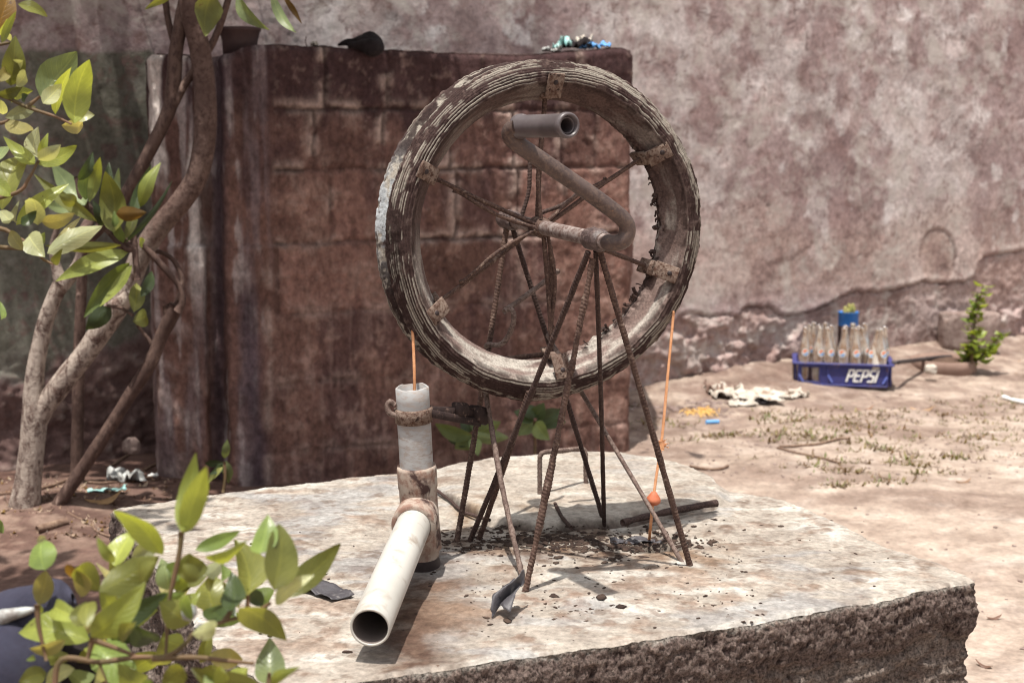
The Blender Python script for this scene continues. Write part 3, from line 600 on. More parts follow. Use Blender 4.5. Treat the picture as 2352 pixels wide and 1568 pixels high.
# flakes hanging at the inner edge
fb = MB()
for k in range(46):
    a = R(random.choice([-55, -38, -20, 5, 20, 32])+random.gauss(0, 6)); r0 = .2125; p = L(math.cos(a)*r0, math.sin(a)*r0, random.uniform(-.002, .008)); ln = random.uniform(.003, .010)
    d = -(e1*math.cos(a)+e2*math.sin(a))*random.uniform(.2, 1)+e1*random.uniform(-.6, .6)+e2*random.uniform(-.8, .6)+n*random.uniform(-.5, .5); d /= np.linalg.norm(d)
    fb.add(*tube([p-d*.004, p+d*ln*.5, p+d*ln+e2*random.uniform(-.004, .004)], random.uniform(.0008, .0034), 5, .002, cap=True, wob=.5, seed=k))
fb.build('frayed_threads', M['rust_dark'], wheel)
angs = [89, 31.5, -20, -84, -147, 156]
for k, a in enumerate(angs):
    a = R(a); er_ = e1*math.cos(a)+e2*math.sin(a); et = -e1*math.sin(a)+e2*math.cos(a)
    # bracket: front plate leaning on the sidewall and a folded tab
    tilt = er_*.93+n*.40; tilt /= np.linalg.norm(tilt); nrm = np.cross(et, tilt); nrm /= np.linalg.norm(nrm)
    if np.dot(nrm, n) < 0: nrm = -nrm
    cpl = HUB+er_*.2265+n*.0385
    mb = MB(); V, Fc = box(cpl+nrm*.003, .0135, .0205, .0022, et, tilt, nrm, .4); V = np.array(V); V = V+nrm*(fbm(V, 60, 3, k)*.002)[:, None]; mb.add(V, Fc)
    br = mb.build('rim_bracket', M['plate'], wheel)
    mb = MB(); V, Fc = box(HUB+er_*.2085+n*.004, .0125, .0040, .0175, et, er_, n*1.0+er_*.22, .4); V = np.array(V)+er_[None]*(fbm(V, 70, 3, k+9)*.003)[:, None]; mb.add(V, Fc)
    mb.build('folded_tab', M['plate'], br)
    V, Fc = lathe([(0, .0012), (.0036, .0012), (.0042, 0)], cpl+nrm*.0054+tilt*.006, nrm, 12); obj('bolt_hole', V, Fc, M['black'], br)
    # main spoke
    h0 = HUB+n*.012*(1 if k % 2 else -1)+er_*.012; hE = HUB+er_*.212+n*.006
    V, Fc = tube([h0, (h0+hE)/2+et*.0015, hE], .0038, 8, .0018, rib=.0055, wob=.12, seed=k); obj('spoke', V, Fc, M['rust'], wheel)
    sd = [(.15, 1), (.13, 1), None, (.16, 1), (.155, -1), (.155, 1)][k]
    if sd:
        sg = sd[1]; s0 = HUB+er_*.014+et*.006*sg+n*.016; sE = HUB+er_*sd[0]+et*.004*sg+n*.006
        V, Fc = tube([s0, (s0+sE)/2+et*.0075*sg+n*.004, sE-et*.0*sg, sE+er_*.006+et*.004*sg], .0033, 8, .002, rib=.006, wob=.2, seed=k+20); obj('spoke', V, Fc, M['rust'], wheel)
# axle
ax = [( -.155, .0100), (-.15, .0115), (-.02, .0115), (0, .0118), (.19, .0118), (.245, .0122)]
V, Fc = lathe([(0, -.157)]+[(b, a) for a, b in ax]+[(0, .246)], HUB, n, 24); obj('axle', V, Fc, M['axle'], wheel)
V, Fc = lathe([(.0118, -.014), (.0165, -.012), (.0172, -.003), (.0158, .005), (.0172, .011), (.0155, .018), (.0118, .021)], HUB, n, 24)
V = V+(V-HUB)*(fbm(V, 60, 3, 51)*.10)[:, None]; obj('hub_collar', V, Fc, M['rust'], wheel)
cr = [L(0, 0, .20), L(0, 0, .236), L(.0045, -.001, .254), L(.016, .004, .266), L(.021, .020, .268), L(.010, .038, .268), L(-.040, .074, .262), L(-.100, .114, .252), L(-.142, .142, .243), L(-.153, .153, .241), L(-.154, .162, .246), L(-.148, .168, .258)]
V, Fc = tube(cr, .0122, 18, .003, wob=.03); crank = obj('crank', V, Fc, M['crank'], wheel)
hd = np.array(L(-.143, .167, .250)); hn = n*.93+e1*.10+e2*.035; hn /= np.linalg.norm(hn)
V, Fc = lathe([(.0095, .126), (.0090, .02), (.001, .02)][::-1]+[(.0100, .130), (.0112, .130), (.0116, .127), (.0126, .127), (.0130, .1345), (.0148, .1355), (.0170, .1335), (.0175, .130), (.0175, .125), (.0158, .122), (.0158, .010), (.0176, .007), (.0176, .0), (.0155, -.004), (.0, -.005)], hd, hn, 32)
obj('crank_grip', V, Fc, M['grip'], crank)

# ------------------------------------------------------------------ pump stand
stand = empty('pump_stand', (HUB[0], HUB[1], SZ), 'rusty rebar stand with splayed legs carrying the pump wheel axle on the slab', 'stand')
FB = HUB+n*.208; BB = HUB-n*.128
def bearing(c_, k):
    V, Fc = lathe([(.012, -.024), (.0155, -.022), (.0172, -.014), (.0152, -.008), (.0176, -.002), (.0155, .004), (.0176, .012), (.0165, .018), (.0140, .024), (.012, .025)], c_, n, 28)
    V = V+(V-c_)*(fbm(V, 70, 3, 60+k)*.14)[:, None]; obj('bearing', V, Fc, M['grease'], stand)
bearing(FB, 0); bearing(BB, 1)
def leg(p, q, r_=.0045, mat='rust', rib=.0056, name='leg', bend=None, w_=.15, seed=0):
    p = np.array(p); q = np.array(q); mid = (p+q)/2+(bend if bend is not None else np.array([.001, 0, 0]))
    V, Fc = tube([p, mid, q], r_, 10, .0013, rib=rib, wob=w_, seed=seed); return obj(name, V, Fc, M[mat], stand)
G = lambda a, b: atZ(a, b, SZ-.008)
fb0 = FB-e2*.018
leg(fb0-e1*.012, G(1076, 1250), .0045, 'rust_dark', seed=1)
leg(fb0-e1*.004-e2*.01, G(1206, 1364), .0052, 'rust', seed=2, w_=.4)
leg(fb0+e1*.003+n*-.006, G(1388, 1210), .0038, 'rust_dark', seed=3)
leg(fb0+e1*.007, G(1588, 1310), .0049, 'rust', seed=4)
bb0 = BB-e2*.016
bA = atY(1122, 800, BB[1]-.02)
leg(bb0-e1*.006, G(1048, 1252), .0050, 'rust', bend=np.array([.002, 0, 0]), seed=5)
leg(bb0+e1*.006, G(1390, 1206), .0044, 'rust_dark', seed=6)
B2m = (bb0+e1*.008)*.66+np.array(G(1390, 1206))*.34
leg(B2m, G(1572, 1300), .0038, 'rust_pale', rib=None, name='brace', seed=7, w_=.12)
leg(atD(1116, 902, 2.34), G(1203, 1338), .0043, 'rust_pale', rib=None, seed=8, w_=.3, bend=np.array([-.004, 0, 0]))
leg(atD(1215, 900, 2.28), G(1098, 1244), .0045, 'rust', seed=9)
# uprights behind the wheel and the brace bar
leg(atD(1264, 566, 2.40), atD(1266, 704, 2.42), .0042, 'rust', name='rod', seed=10)
leg(atD(1196, 504, 2.43), atD(1217, 372, 2.43), .0037, 'rust_dark', name='rod', seed=11, bend=np.array([.006, 0, .0]))
leg(atD(1240, 490, 2.42), atD(1345, 428, 2.44), .0037, 'rust_dark', name='rod', seed=12, bend=np.array([.004, 0, -.006]))
leg(atD(1132, 828, 2.42), atD(1262, 812, 2.36), .0045, 'rust', name='crossbar', seed=13)
lk = leg(atD(1158, 716, 2.33), atD(1282, 622, 2.44), .0046, 'rust_pale', rib=None, name='locking_bar', seed=14, w_=.2)
V, Fc = tube([atD(1158, 716, 2.34), atD(1166, 708, 2.335), atD(1176, 712, 2.33), atD(1180, 728, 2.33), atD(1176, 752, 2.335), atD(1160, 782, 2.345), atD(1144, 792, 2.35), atD(1122, 791, 2.355), atD(1116, 795, 2.38)], .0044, 10, .003, wob=.15)
obj('hook', V, Fc, M['rust_pale'], lk)

# ------------------------------------------------------------------ PVC outlet pipe
RB = atZ(970, 1300, SZ); dR = RB[1]
ptop = atY(946, 876, dR-.015); pbase = atY(957, 1075, dR-.006); tb = atY(969, 1262, dR)
pipe = empty('outlet_pipe', RB, 'grey PVC riser pipe with a tee and long pale outlet spout on the slab', 'pipe')
axv = (ptop-pbase); Lr = np.linalg.norm(axv); axv /= Lr
def tubeprof(ro, ri, L_, n_=36, rag=0.):
    return [(ri, .01), (ri, L_), (ro, L_), (ro, 0)]
pr = [(.0225, .0), (.0225, Lr), (.0235, Lr+.001), (.0262, Lr), (.0262, Lr-.02), (.0265, Lr-.045), (.0262, 0)]
V, Fc = lathe(pr, pbase-axv*.01, axv, 40); tq = (V-pbase)@axv; V = V+np.outer((tq > Lr-.016)*(fbm(V, 45, 3, 70)*.004), axv); obj('riser', V, Fc, M['pvc_old'], pipe)
axt = pbase-tb; Lt = np.linalg.norm(axt); axt /= Lt
pr = [(.0255, Lt+.004), (.0305, Lt+.005), (.0315, Lt), (.0312, Lt-.03), (.0300, Lt-.034), (.0305, .05), (.0318, .028), (.0318, .002), (.028, 0), (.0265, -.012), (.0275, -.02), (.0265, -.024)]
V, Fc = lathe(pr, tb, axt, 36); V = V+(V-tb)*(fbm(V, 25, 3, 71)*.006)[:, None]; tee = obj('tee', V, Fc, M['pvc_dirty'], pipe)
V, Fc = lathe([(.027, 0), (.0285, -.012), (.026, -.02), (.030, -.03), (.033, -.045), (.034, -.06)], tb+axt*-.012, axt, 30); V = V+(V-tb)*(fbm(V, 40, 3, 72)*.02)[:, None]
obj('rubber_sleeve', V, Fc, M['black'], pipe)
s_end = atD(850, 1441, 1.845); s_beg = pbase*.47+tb*.53+np.array([0, -.0, 0]); sa = s_end-s_beg; Ls = np.linalg.norm(sa); sa /= Ls
V, Fc = lathe([(.0335, .015), (.0345, .035), (.0345, .062), (.0325, .064), (.0275, .064)], s_beg, sa, 36); obj('tee_socket', V, Fc, M['pvc_dirty'], tee)
V, Fc = lathe([(.0268, .03), (.0268, Ls-.002), (.0262, Ls), (.0236, Ls), (.0232, Ls-.002)], s_beg, sa, 48); sp = obj('spout', V, Fc, M['pvc'], pipe)
V, Fc = lathe([(.0232, Ls-.0015), (.0232, .02), (0, .02)], s_beg, sa, 48); obj('spout_bore', V, Fc, M['pvc_in'], sp)
# clamp
cc = ptop-axv*.052
V, Fc = lathe([(.0268, -.011), (.0298, -.012), (.0302, .009), (.0268, .011), (.0268, -.011)], cc, axv, 36); V = V+(V-cc)*(fbm(V, 60, 3, 74)*.04)[:, None]
clamp = obj('clamp', V, Fc, M['plate'], pipe)
V, Fc = tube([cc+[-.026, -.012, .0], cc+[-.036, -.014, .004], cc+[-.040, -.012, .014], cc+[-.036, -.01, .022], cc+[-.029, -.008, .016]], .0042, 8, .003, wob=.2); obj('bolt', V, Fc, M['rust_pale'], clamp)
arm_e = atD(1105, 948, 2.335); arm_s = cc+np.array([.026, .0, .004]); ad = arm_e-arm_s; La = np.linalg.norm(ad); ad /= La
V, Fc = box((arm_s+arm_e)/2, La/2, .0025, .0085, ad, np.cross([0, 0, 1], ad), [0, 0, 1], .4); obj('strap', V, Fc, M['strap'], clamp)
V, Fc = box((arm_s+arm_e)/2-[0, .009, .008], La/2*.98, .0025, .0065, ad-np.array([0, 0, .10]), np.cross([0, 0, 1], ad), [0, 0, 1], .4); obj('strap', V, Fc, M['strap'], clamp)
V, Fc = box(arm_e-[.004, .006, .002], .018, .012, .014, ad+np.array([0, 0, -.15]), np.cross([0, 0, 1], ad), [0, 0, 1], .3); V = np.array(V); V = V+fbm(V, 60, 2, 3)[:, None]*.003; obj('strap_end', V, Fc, M['strap'], clamp)
V, Fc = box(arm_s*.42+arm_e*.58+[0, -.004, .006], .015, .008, .011, ad, np.cross([0, 0, 1], ad), [0, 0, 1], .3); obj('wedge', V, Fc, M['strap'], clamp)

# ------------------------------------------------------------------ rope
rope = empty('pump_rope', atZ(1492, 1252, SZ), 'thin orange rope hanging from the wheel into the pipe and the well hole', 'rope')
def roped(pts, r_=.0025):
    pts = np.array(pts); L_ = np.linalg.norm(np.diff(pts, axis=0), axis=1).sum(); m = max(4, int(L_/.0018)); P_, s_ = resample(pts, m)
    mb = MB()
    T_ = np.gradient(P_, axis=0); T_ /= np.linalg.norm(T_, axis=1)[:, None]; x = np.cross(T_, [0, 1., .1]); x /= np.linalg.norm(x, axis=1)[:, None]; y = np.cross(T_, x)
    for ph in (0, 2.094, 4.189):
        an = s_/.011*2*math.pi+ph; mb.add(*tube(P_+(x*np.cos(an)[:, None]+y*np.sin(an)[:, None])*r_*.48, r_*.62, 6, .0018, smooth=False))
    return mb
wl = [L(math.cos(R(a))*.262, math.sin(R(a))*.262, 0) for a in range(40, 222, 6)]
lw = L(-.195, -.172, .0)
x0 = atD(947, 742, 2.215); xin = atD(952, 874, 2.215)
ropeL = [x0+np.array([0, 0, .02]), x0, (x0+xin)/2+[.0004, 0, 0], xin, ptop*.4+pbase*.6]
roped(ropeL).build('strand_to_pipe', M['rope'], rope)
hl = atZ(1490, 1256, SZ-.03); xr = atD(1545, 742, 2.375)
ropeR = [xr+np.array([.001, 0, .02]), xr, atD(1533, 870, 2.37), atD(1520, 1010, 2.365), atD(1508, 1090, 2.36), atD(1500, 1150, 2.355), atD(1494, 1210, 2.35), hl]
roped(ropeR).build('strand_to_well', M['rope'], rope)
0 and roped([L(math.cos(R(a))*.2625, math.sin(R(a))*.2625, 0) for a in range(-38, 220, 5)])
kn = atD(1519, 1022, 2.365); mb = MB()
mb.add(*tube([kn+[0, 0, .008], kn+[.001, 0, 0], kn-[0, 0, .008]], .005, 8, .002, wob=.4))
for k in range(26):
    d = np.array([random.uniform(-1, 1), random.uniform(-.6, .6), random.uniform(-.3, .6)]); mb.add(*tube([kn, kn+d*.008, kn+d*.015+[0, 0, random.uniform(-.004, .004)]], .0006, 4, .004))
mb.build('frayed_knot', M['rope'], rope)
wc = atD(1501, 1146, 2.356)
V, Fc = lathe([(0, .013), (.004, .0125), (.0065, .009), (.0110, .003), (.0122, -.001), (.0118, -.005), (.0075, -.009), (0, -.0095)], wc, (.05, 0, 1), 24); obj('washer', V, Fc, M['washer'], rope)
# black plastic liner in the hole
hc = atZ(1465, 1240, SZ)
def crumple(c, sx, sy, h, amp, seed, nx=40, ny=26, rot=0, thr=None, curl=0):
    a_, b_2 = np.meshgrid(np.linspace(-1, 1, nx), np.linspace(-1, 1, ny), indexing='ij'); a_ = a_.ravel(); b_2 = b_2.ravel()
    P_ = np.stack([a_*sx, b_2*sy, a_*0], 1); q = fbm(P_/max(sx, sy), 1.5, 3, seed, rough=.4); q2_ = fbm(P_/max(sx, sy), 2.0, 3, seed+3); q3_ = fbm(P_/max(sx, sy), 1.6, 3, seed+6)
    P_[:, 2] = h+np.abs(q)*amp+curl*(a_**2); P_[:, 0] += q2_*sx*.35; P_[:, 1] += q3_*sy*.35
    cr_, sr = math.cos(rot), math.sin(rot); P_ = np.stack([P_[:, 0]*cr_-P_[:, 1]*sr, P_[:, 0]*sr+P_[:, 1]*cr_, P_[:, 2]], 1)
    return P_+np.array(c), gridF(nx, ny).tolist()
def thick(o, t):
    s_ = o.modifiers.new('thickness', 'SOLIDIFY'); s_.thickness = t; s_.offset = 1; return o
V, Fc = crumple(hc-[0, 0, .006], .045, .012, 0, .014, 5, rot=.1); o = thick(obj('plastic_liner', V, Fc, M['film']), .0008); tag(o, 'torn wet plastic liner in the rope hole of the slab', 'plastic scrap')

# ------------------------------------------------------------------ scraps on the slab
def strip(name, px, wpx, z, mat, label, cat, curl=.004, seed=0, tk=.0008):
    pts = np.array([atZ(a, b, z) for a, b in px]); P_, s_ = resample(pts, 30); T_ = np.gradient(P_, axis=0); T_ /= np.linalg.norm(T_, axis=1)[:, None]; S_2 = np.cross([0, 0, 1.], T_)
    wv = np.interp(np.linspace(0, 1, 30), np.linspace(0, 1, len(wpx)), wpx); V = []
    for i in range(30):
        for t in np.linspace(-1, 1, 9): V.append(P_[i]+S_2[i]*wv[i]*t+[0, 0, curl*(t*t*.6+.6*math.sin(i*.5+seed))+curl])
    V = np.array(V); V[:, 2] += np.abs(fbm(V, 40, 3, seed))*curl*1.2
    V[:, 2] = np.maximum(V[:, 2], z+.002)
    o = thick(obj(name, V, gridF(30, 9), M[mat]), tk); return tag(o, label, cat)
strip('plastic_scrap', [(650, 1352), (700, 1355), (745, 1362), (788, 1382)], [.008, .020, .024, .020], SZ, 'film', 'flat torn strip of dark grey plastic lying on the slab left of the spout', 'plastic scrap', .004, 1)
strip('plastic_scrap', [(690, 1356), (715, 1336), (742, 1326)], [.010, .012, .012], SZ+.006, 'film', 'small curled end of dark plastic standing up beside the torn strip on the slab', 'plastic scrap', .008, 3)
# scrap wrapped at the front leg foot
fp = [atD(1192, 1322, 2.06), atD(1176, 1342, 2.05), atD(1160, 1368, 2.04), atD(1150, 1402, 2.02)]
P_, _s = resample(np.array(fp), 26); V = []
for i in range(26):
    wd = np.interp(i, [0, 5, 14, 25], [.006, .017, .019, .013])
    for t in np.linspace(-1, 1, 11): V.append(P_[i]+np.array([wd*t, -.010*math.cos(t*2.5+i*.15), .006*math.sin(t*3+i*.3)+.004*t]))
V = np.array(V); V += fbm(V, 45, 3, 8)[:, None]*np.array([.004, .006, .004]); V[:, 2] = np.maximum(V[:, 2], SZ+.004)
o = thick(obj('plastic_scrap', V, gridF(26, 11), M['film']), .0008); tag(o, 'dark crinkled plastic scrap leaning on the foot of the front leg', 'plastic scrap')

# crumbs of dirt on the slab: nobody could count them
mb = MB()
def crumb(c, s_, seed):
    V, Fc = lathe([(0, -.3), (.7, -.15), (1., .2), (.6, .6), (0, .75)], (0, 0, 0), (0, 0, 1), 6)
    V = V*np.array([s_*random.uniform(.6, 1.8), s_*random.uniform(.6, 1.2), s_*random.uniform(.3, .8)]); a_ = random.uniform(0, 6.28)
    V = np.stack([V[:, 0]*math.cos(a_)-V[:, 1]*math.sin(a_), V[:, 0]*math.sin(a_)+V[:, 1]*math.cos(a_), V[:, 2]], 1)*(1+rng.normal(size=(len(V), 1))*.2)
    mb.add(V+c, Fc)
def slab_pt(u_, v_):
    p = atZ(u_, v_, SZ); p[2] = slabz(p[0], p[1]); return p
for k in range(1100):
    u_ = random.gauss(1330, 150); v_ = random.gauss(1243, 19)
    crumb(slab_pt(u_, v_), random.choice([.0015, .002, .002, .003, .003, .005, .006]), k)
for k in range(90):
    u_ = random.gauss(1075, 45); v_ = random.gauss(1250, 12); crumb(slab_pt(u_, v_), random.choice([.002, .003, .004]), k)
for k in range(200):
    u_ = random.uniform(1080, 1750); v_ = random.uniform(1270, 1430); crumb(slab_pt(u_, v_), random.choice([.0012, .0015, .002, .003]), k)
for k in range(170):
    u_ = random.uniform(560, 2050); v_ = random.uniform(1180, 1480)
    if v_ > 1166+(u_-300)*-.03 and v_ < 1590-(u_-800)*.18: crumb(slab_pt(u_, v_), random.choice([.0012, .0015, .002, .003]), k)
for (a_, b_2, s_) in [(1428, 1396, .008), (1165, 1426, .006), (1118, 1422, .006), (1272, 1366, .009), (1380, 1375, .008), (800, 1500, .007), (988, 1345, .006)]: crumb(slab_pt(a_, b_2), s_, 1)
o = mb.build('dirt_crumbs', M['crumb']); tag(o, 'dark dry dirt crumbs scattered on the slab round the feet of the stand', 'dirt', kind='stuff')
def stick(px, r_, z, mat, label, group=None, gnd=False, cat='stick', lift=.0):
    pts = [(onground(a, b)+[0, 0, r_+lift] if gnd else atZ(a, b, z)+[0, 0, r_]) for a, b in px]
    V, Fc = tube(pts, r_, 7, .006, wob=.35, seed=len(label)); o = obj('stick', V, Fc, M[mat]); return tag(o, label, cat, group)
stick([(1002, 1128), (1030, 1150), (1060, 1176), (1078, 1184), (1125, 1198)], .0032, SZ+.004, 'rust_dark', 'thin crooked dark twig on the slab behind the tee of the pipe', 'twigs on the slab')
stick([(1275, 1160), (1290, 1190), (1312, 1216)], .0035, SZ+.008, 'rust_dark', 'short dark twig lying across the broken ridge left of the right rear feet', 'twigs on the slab')
stick([(1430, 1208), (1500, 1190), (1560, 1178), (1620, 1166), (1646, 1162)], .0060, SZ+.010, 'rust_dark', 'long thick twig with a knobbed end lying on the slab behind the hanging rope', 'twigs on the slab')

# ------------------------------------------------------------------ things on the block wall
def wall_top_pt(u_, v_, back=.06):
    k = np.argmin(np.abs(up_[60:-60]-u_))+60; p = path[k]-Nn[k]*back; return atY(u_, v_, p[1]), topz[k]
p, tz_ = wall_top_pt(551, 100, .10); pr_w = 44/F*p[1]
potz = 1.222
rt = 46*p[1]/F; rb = 38*p[1]/F; hh = 62*p[1]/F
V, Fc = lathe([(0, 0), (rb, 0), (rb*1.04, hh*.5), (rt*.98, hh*.86), (rt*1.04, hh*.88), (rt*1.05, hh), (rt*.96, hh), (rt*.9, hh*.86), (rb*.9, hh*.8), (0, hh*.8)], (p[0], p[1], potz), (0, 0, 1), 36)
o = obj('flower_pot', V, Fc, M['pot']); tag(o, 'dark round plastic flower pot standing at the left end of the block wall top', 'pot')
# black cloth lump
mb = MB(); p, _ = wall_top_pt(835, 105, .02)
def bl(c_, ax_, r_, seed):
    V, Fc = tube([np.array(c_)-np.array(ax_), c_, np.array(c_)+np.array(ax_)], r_, 20, .006, smooth=False); V = np.array(V); V = V+(V-np.array(c_))*(fbm(V, 22, 4, seed)*.35)[:, None]; mb.add(V, Fc)
Yc = p[1]
tb_ = lambda pts, r_, sd: mb.add(*(lambda VF: (VF[0], VF[1]))(tube([np.append(atY(a, b, Yc+dy), rr_) for a, b, dy, rr_ in pts], r_, 26, .003, wob=.9, seed=sd)))
tb_([(776, 104, .03, .006), (795, 97, .03, .014), (815, 98, .02, .018), (840, 97, .0, .022), (862, 104, -.02, .020), (874, 110, -.02, .010)], .02, 1)
tb_([(832, 92, .02, .010), (843, 86, .02, .013), (852, 92, .0, .020), (858, 108, -.03, .024), (852, 118, -.04, .018), (845, 122, -.04, .008)], .02, 2)
tb_([(800, 103, -.01, .008), (830, 103, -.02, .014), (858, 112, -.04, .018), (870, 118, -.04, .01)], .02, 3)
o = mb.build('cloth', M['cloth_black']); tag(o, 'crumpled black cloth draped over the edge of the block wall top', 'cloth')
# colourful plastic scraps by the right end
def scrap(name, a, b, sx, sy, amp, mat, label, cat='plastic scrap', group='plastic scraps on the block wall', rot=0, seed=0, Yoff=.0, zoff=0):
    p, tz_ = wall_top_pt(a, b, .07); c_ = np.array([p[0], p[1]+Yoff, tz_+.004+zoff]); V, Fc = crumple(c_, sx, sy, 0, amp, seed, 22, 14, rot)
    o = thick(obj(name, V, Fc, M[mat]), .0012); return tag(o, label, cat, group)
scrap('plastic_scrap', 1268, 125, .028, .02, .022, 'clearish', 'whitish crumpled film at the left end of the scrap heap on the block wall', seed=11)
scrap('plastic_scrap', 1290, 118, .022, .02, .045, 'aqua', 'teal plastic scrap second from the left in the heap on the block wall', seed=12, rot=.4, zoff=.008)
scrap('cloth_scrap', 1318, 122, .045, .022, .040, 'cloth_black', 'dark rag in the middle of the scrap heap on the block wall', 'rag', seed=13, zoff=.006)
scrap('paper_scrap', 1342, 112, .024, .015, .030, 'white_p', 'cream paper tuft topping the scrap heap on the block wall', 'paper', seed=14, zoff=.022, Yoff=.02)
scrap('plastic_scrap', 1352, 124, .032, .02, .026, 'sky_blue', 'blue plastic scrap lying right of the dark rag on the block wall', seed=15, rot=-.3, Yoff=-.02)
scrap('plastic_scrap', 1388, 118, .018, .012, .020, 'sky_blue', 'small blue cap like scrap at the right end of the heap on the block wall', seed=16, zoff=.004)
scrap('plastic_scrap', 1408, 124, .040, .018, .010, 'clearish', 'flat white film beside the blue scraps at the right corner of the block wall', seed=17)
p, tz_ = wall_top_pt(705, 104, .05)
V, Fc = tube([(p[0], p[1], tz_), (p[0]-.004, p[1], tz_+.015), (p[0]-.001, p[1], tz_+.028)], .0015, 6, .004); o = obj('stick', V, Fc, M['bark2']); tag(o, 'tiny upright twig on the dark top of the block wall left of the black cloth', 'stick')
scrap('paper_scrap', 722, 112, .010, .008, .018, 'white_p', 'tiny white paper bit on the block wall top beside the upright twig', 'paper', None, seed=18)

# ------------------------------------------------------------------ leaves
def leafgeo(base, tip, width, side, curl=.15, fold=.25, nu=13, nv=7, shape=.42, wav=0.05, seed=0):
    base = np.array(base); tip = np.array(tip); ax_ = tip-base; Lh = np.linalg.norm(ax_); a_ = ax_/Lh
    s_ = np.array(side)-a_*np.dot(side, a_); s_ /= np.linalg.norm(s_); nn = np.cross(a_, s_)
    V = []; U = []
    for i in range(nu):
        t = i/(nu-1); ww = (1+wav*.8*math.sin(t*13+seed)+wav*.5*math.sin(t*29+seed*3))*(math.sin(math.pi*min(1, t**(.82 if shape < .5 else 1.0)*.992+.003)))**.85*(1-.2*(t-.45))
        c_ = base+ax_*t+nn*(curl*Lh*math.sin(math.pi*t))
        for k in range(nv):
            q = k/(nv-1)*2-1
            V.append(c_+s_*q*ww*width/2+nn*(fold*width/2*abs(q)*ww+wav*width*math.sin(t*9+seed*2.1+q*1.5)*abs(q))); U.append((t, q))
    return V, gridF(nu, nv).tolist(), U
LW = 1.02
LC = {'Y': (.30, .36, .09), 'O': (.19, .21, .06), 'W': (.40, .44, .28), 'G': (.19, .27, .085), 'D': (.055, .085, .033), 'B': (.22, .13, .03), 'P': (.36, .34, .16), 'S': (.24, .31, .16)}  # leaf tones by key, backlit and shaded looks put into the colour
def px_leaf(mb, zf, x0, y0, x1, y1, wpx, depth, kind, scale, curl=None, dd=None, seed=0, facing=None):
    a = zf(x0, y0); b = zf(x1, y1); rs = random.Random(seed*31+int(x0)); dd = rs.uniform(-.05, .05) if dd is None else dd
    B_ = atD(a[0], a[1], depth); T_ = atD(b[0], b[1], depth+dd)
    ax_ = T_-B_; view = B_-CAM; view /= np.linalg.norm(view)
    side = np.cross(ax_, view); side /= np.linalg.norm(side); a_ = ax_/np.linalg.norm(ax_); f_ = np.cross(a_, side)
    tl = rs.uniform(-.7, .7) if facing is None else facing
    side = side*math.cos(tl)+f_*math.sin(tl)
    W_ = wpx*LW/scale/F*depth/max(.8, math.cos(tl))
    c_ = np.array(LC[kind])*rs.uniform(.62, 1.12)
    V, Fc, U = leafgeo(B_, T_, W_, side, rs.choice([-1, 1])*rs.uniform(.06, .22) if curl is None else curl, rs.choice([-1, 1])*rs.uniform(.15, .4), seed=seed, wav=rs.uniform(.01, .05))
    mb.add(V, Fc, c_, U)
def stem(mb, zf, pts, depth, r0, r1, dz_=0):
    P_ = [np.append(atD(*zf(x, y), depth+dz_*k), r0+(r1-r0)*k/(len(pts)-1)) for k, (x, y) in enumerate(pts)]
    mb.add(*tube(P_, r0, 7, .006, wob=.15, seed=len(pts)))

# upper left citrus
D1 = 1.75
cit1 = empty('citrus_bush', atD(-260, 900, D1)*[1, 1, 0], 'citrus shrub with bright yellow green leaves reaching in at the upper left', 'shrub')
mb = MB()
UL = [(60, 480, 85, 200, 125, 'O'), (225, 540, 430, 290, 200, 'S'), (310, 640, 400, 375, 70, 'Y'), (240, 580, 345, 470, 90, 'W'), (415, 690, 500, 335, 150, 'Y'), (425, 660, 530, 645, 70, 'W'), (345, 700, 465, 700, 80, 'P'), (60, 555, 185, 510, 75, 'Y'), (30, 660, 200, 600, 75, 'W'),
      (30, 680, 185, 730, 80, 'P'), (215, 885, 215, 710, 95, 'W'), (195, 920, 20, 765, 80, 'Y'), (230, 890, 270, 745, 50, 'Y'), (215, 895, 340, 810, 80, 'W'), (215, 920, 430, 815, 85, 'Y'), (10, 1175, 165, 870, 150, 'O'), (90, 1260, 385, 1030, 90, 'Y'),
      (210, 1260, 160, 1110, 95, 'W'), (160, 1320, 250, 1440, 130, 'W'), (265, 1420, 575, 1265, 110, 'W'), (0, 1180, 60, 1240, 70, 'W'), (300, 1400, 455, 1215, 45, 'P'), (230, 1240, 420, 1195, 85, 'P'), (120, 1260, 205, 1180, 60, 'D'), (0, 420, 130, 340, 70, 'W'), (10, 240, 90, 65, 45, 'Y'), (5, 200, 40, 105, 36, 'Y'),
      (5, 560, 20, 640, 50, 'W'), (95, 1240, 110, 1120, 40, 'W'), (100, 25, 265, 95, 60, 'O'), (-20, 200, 60, -60, 140, 'B'), (90, 480, 140, 395, 60, 'W'), (-10, 530, 130, 480, 60, 'O'), (120, 560, 155, 530, 40, 'D'), (190, 1350, 250, 1300, 60, 'S'), (60, 230, 40, 200, 30, 'W'),
      (-30, 460, 20, 380, 60, 'P'), (300, 1480, 350, 1390, 50, 'O'), (-40, 1000, 60, 1100, 80, 'Y'), (-10, 900, 40, 820, 60, 'S'), (130, 1400, 60, 1290, 70, 'P')]
for k, (a, b, c_, d, wd, kd) in enumerate(UL): px_leaf(mb, Z1, a, b, c_, d, wd, D1+random.uniform(-.06, .1), kd, 2.438, seed=k)
px_leaf(mb, Z3, 20, 600, -30, 500, 60, D1, 'G', 2.8115, seed=91); px_leaf(mb, Z2, 0, 230, 5, 330, 30, D1, 'G', 2.438, seed=92)
mb.build('leaves', M['leaf'], cit1, cols=True, uv=True)
mb = MB()
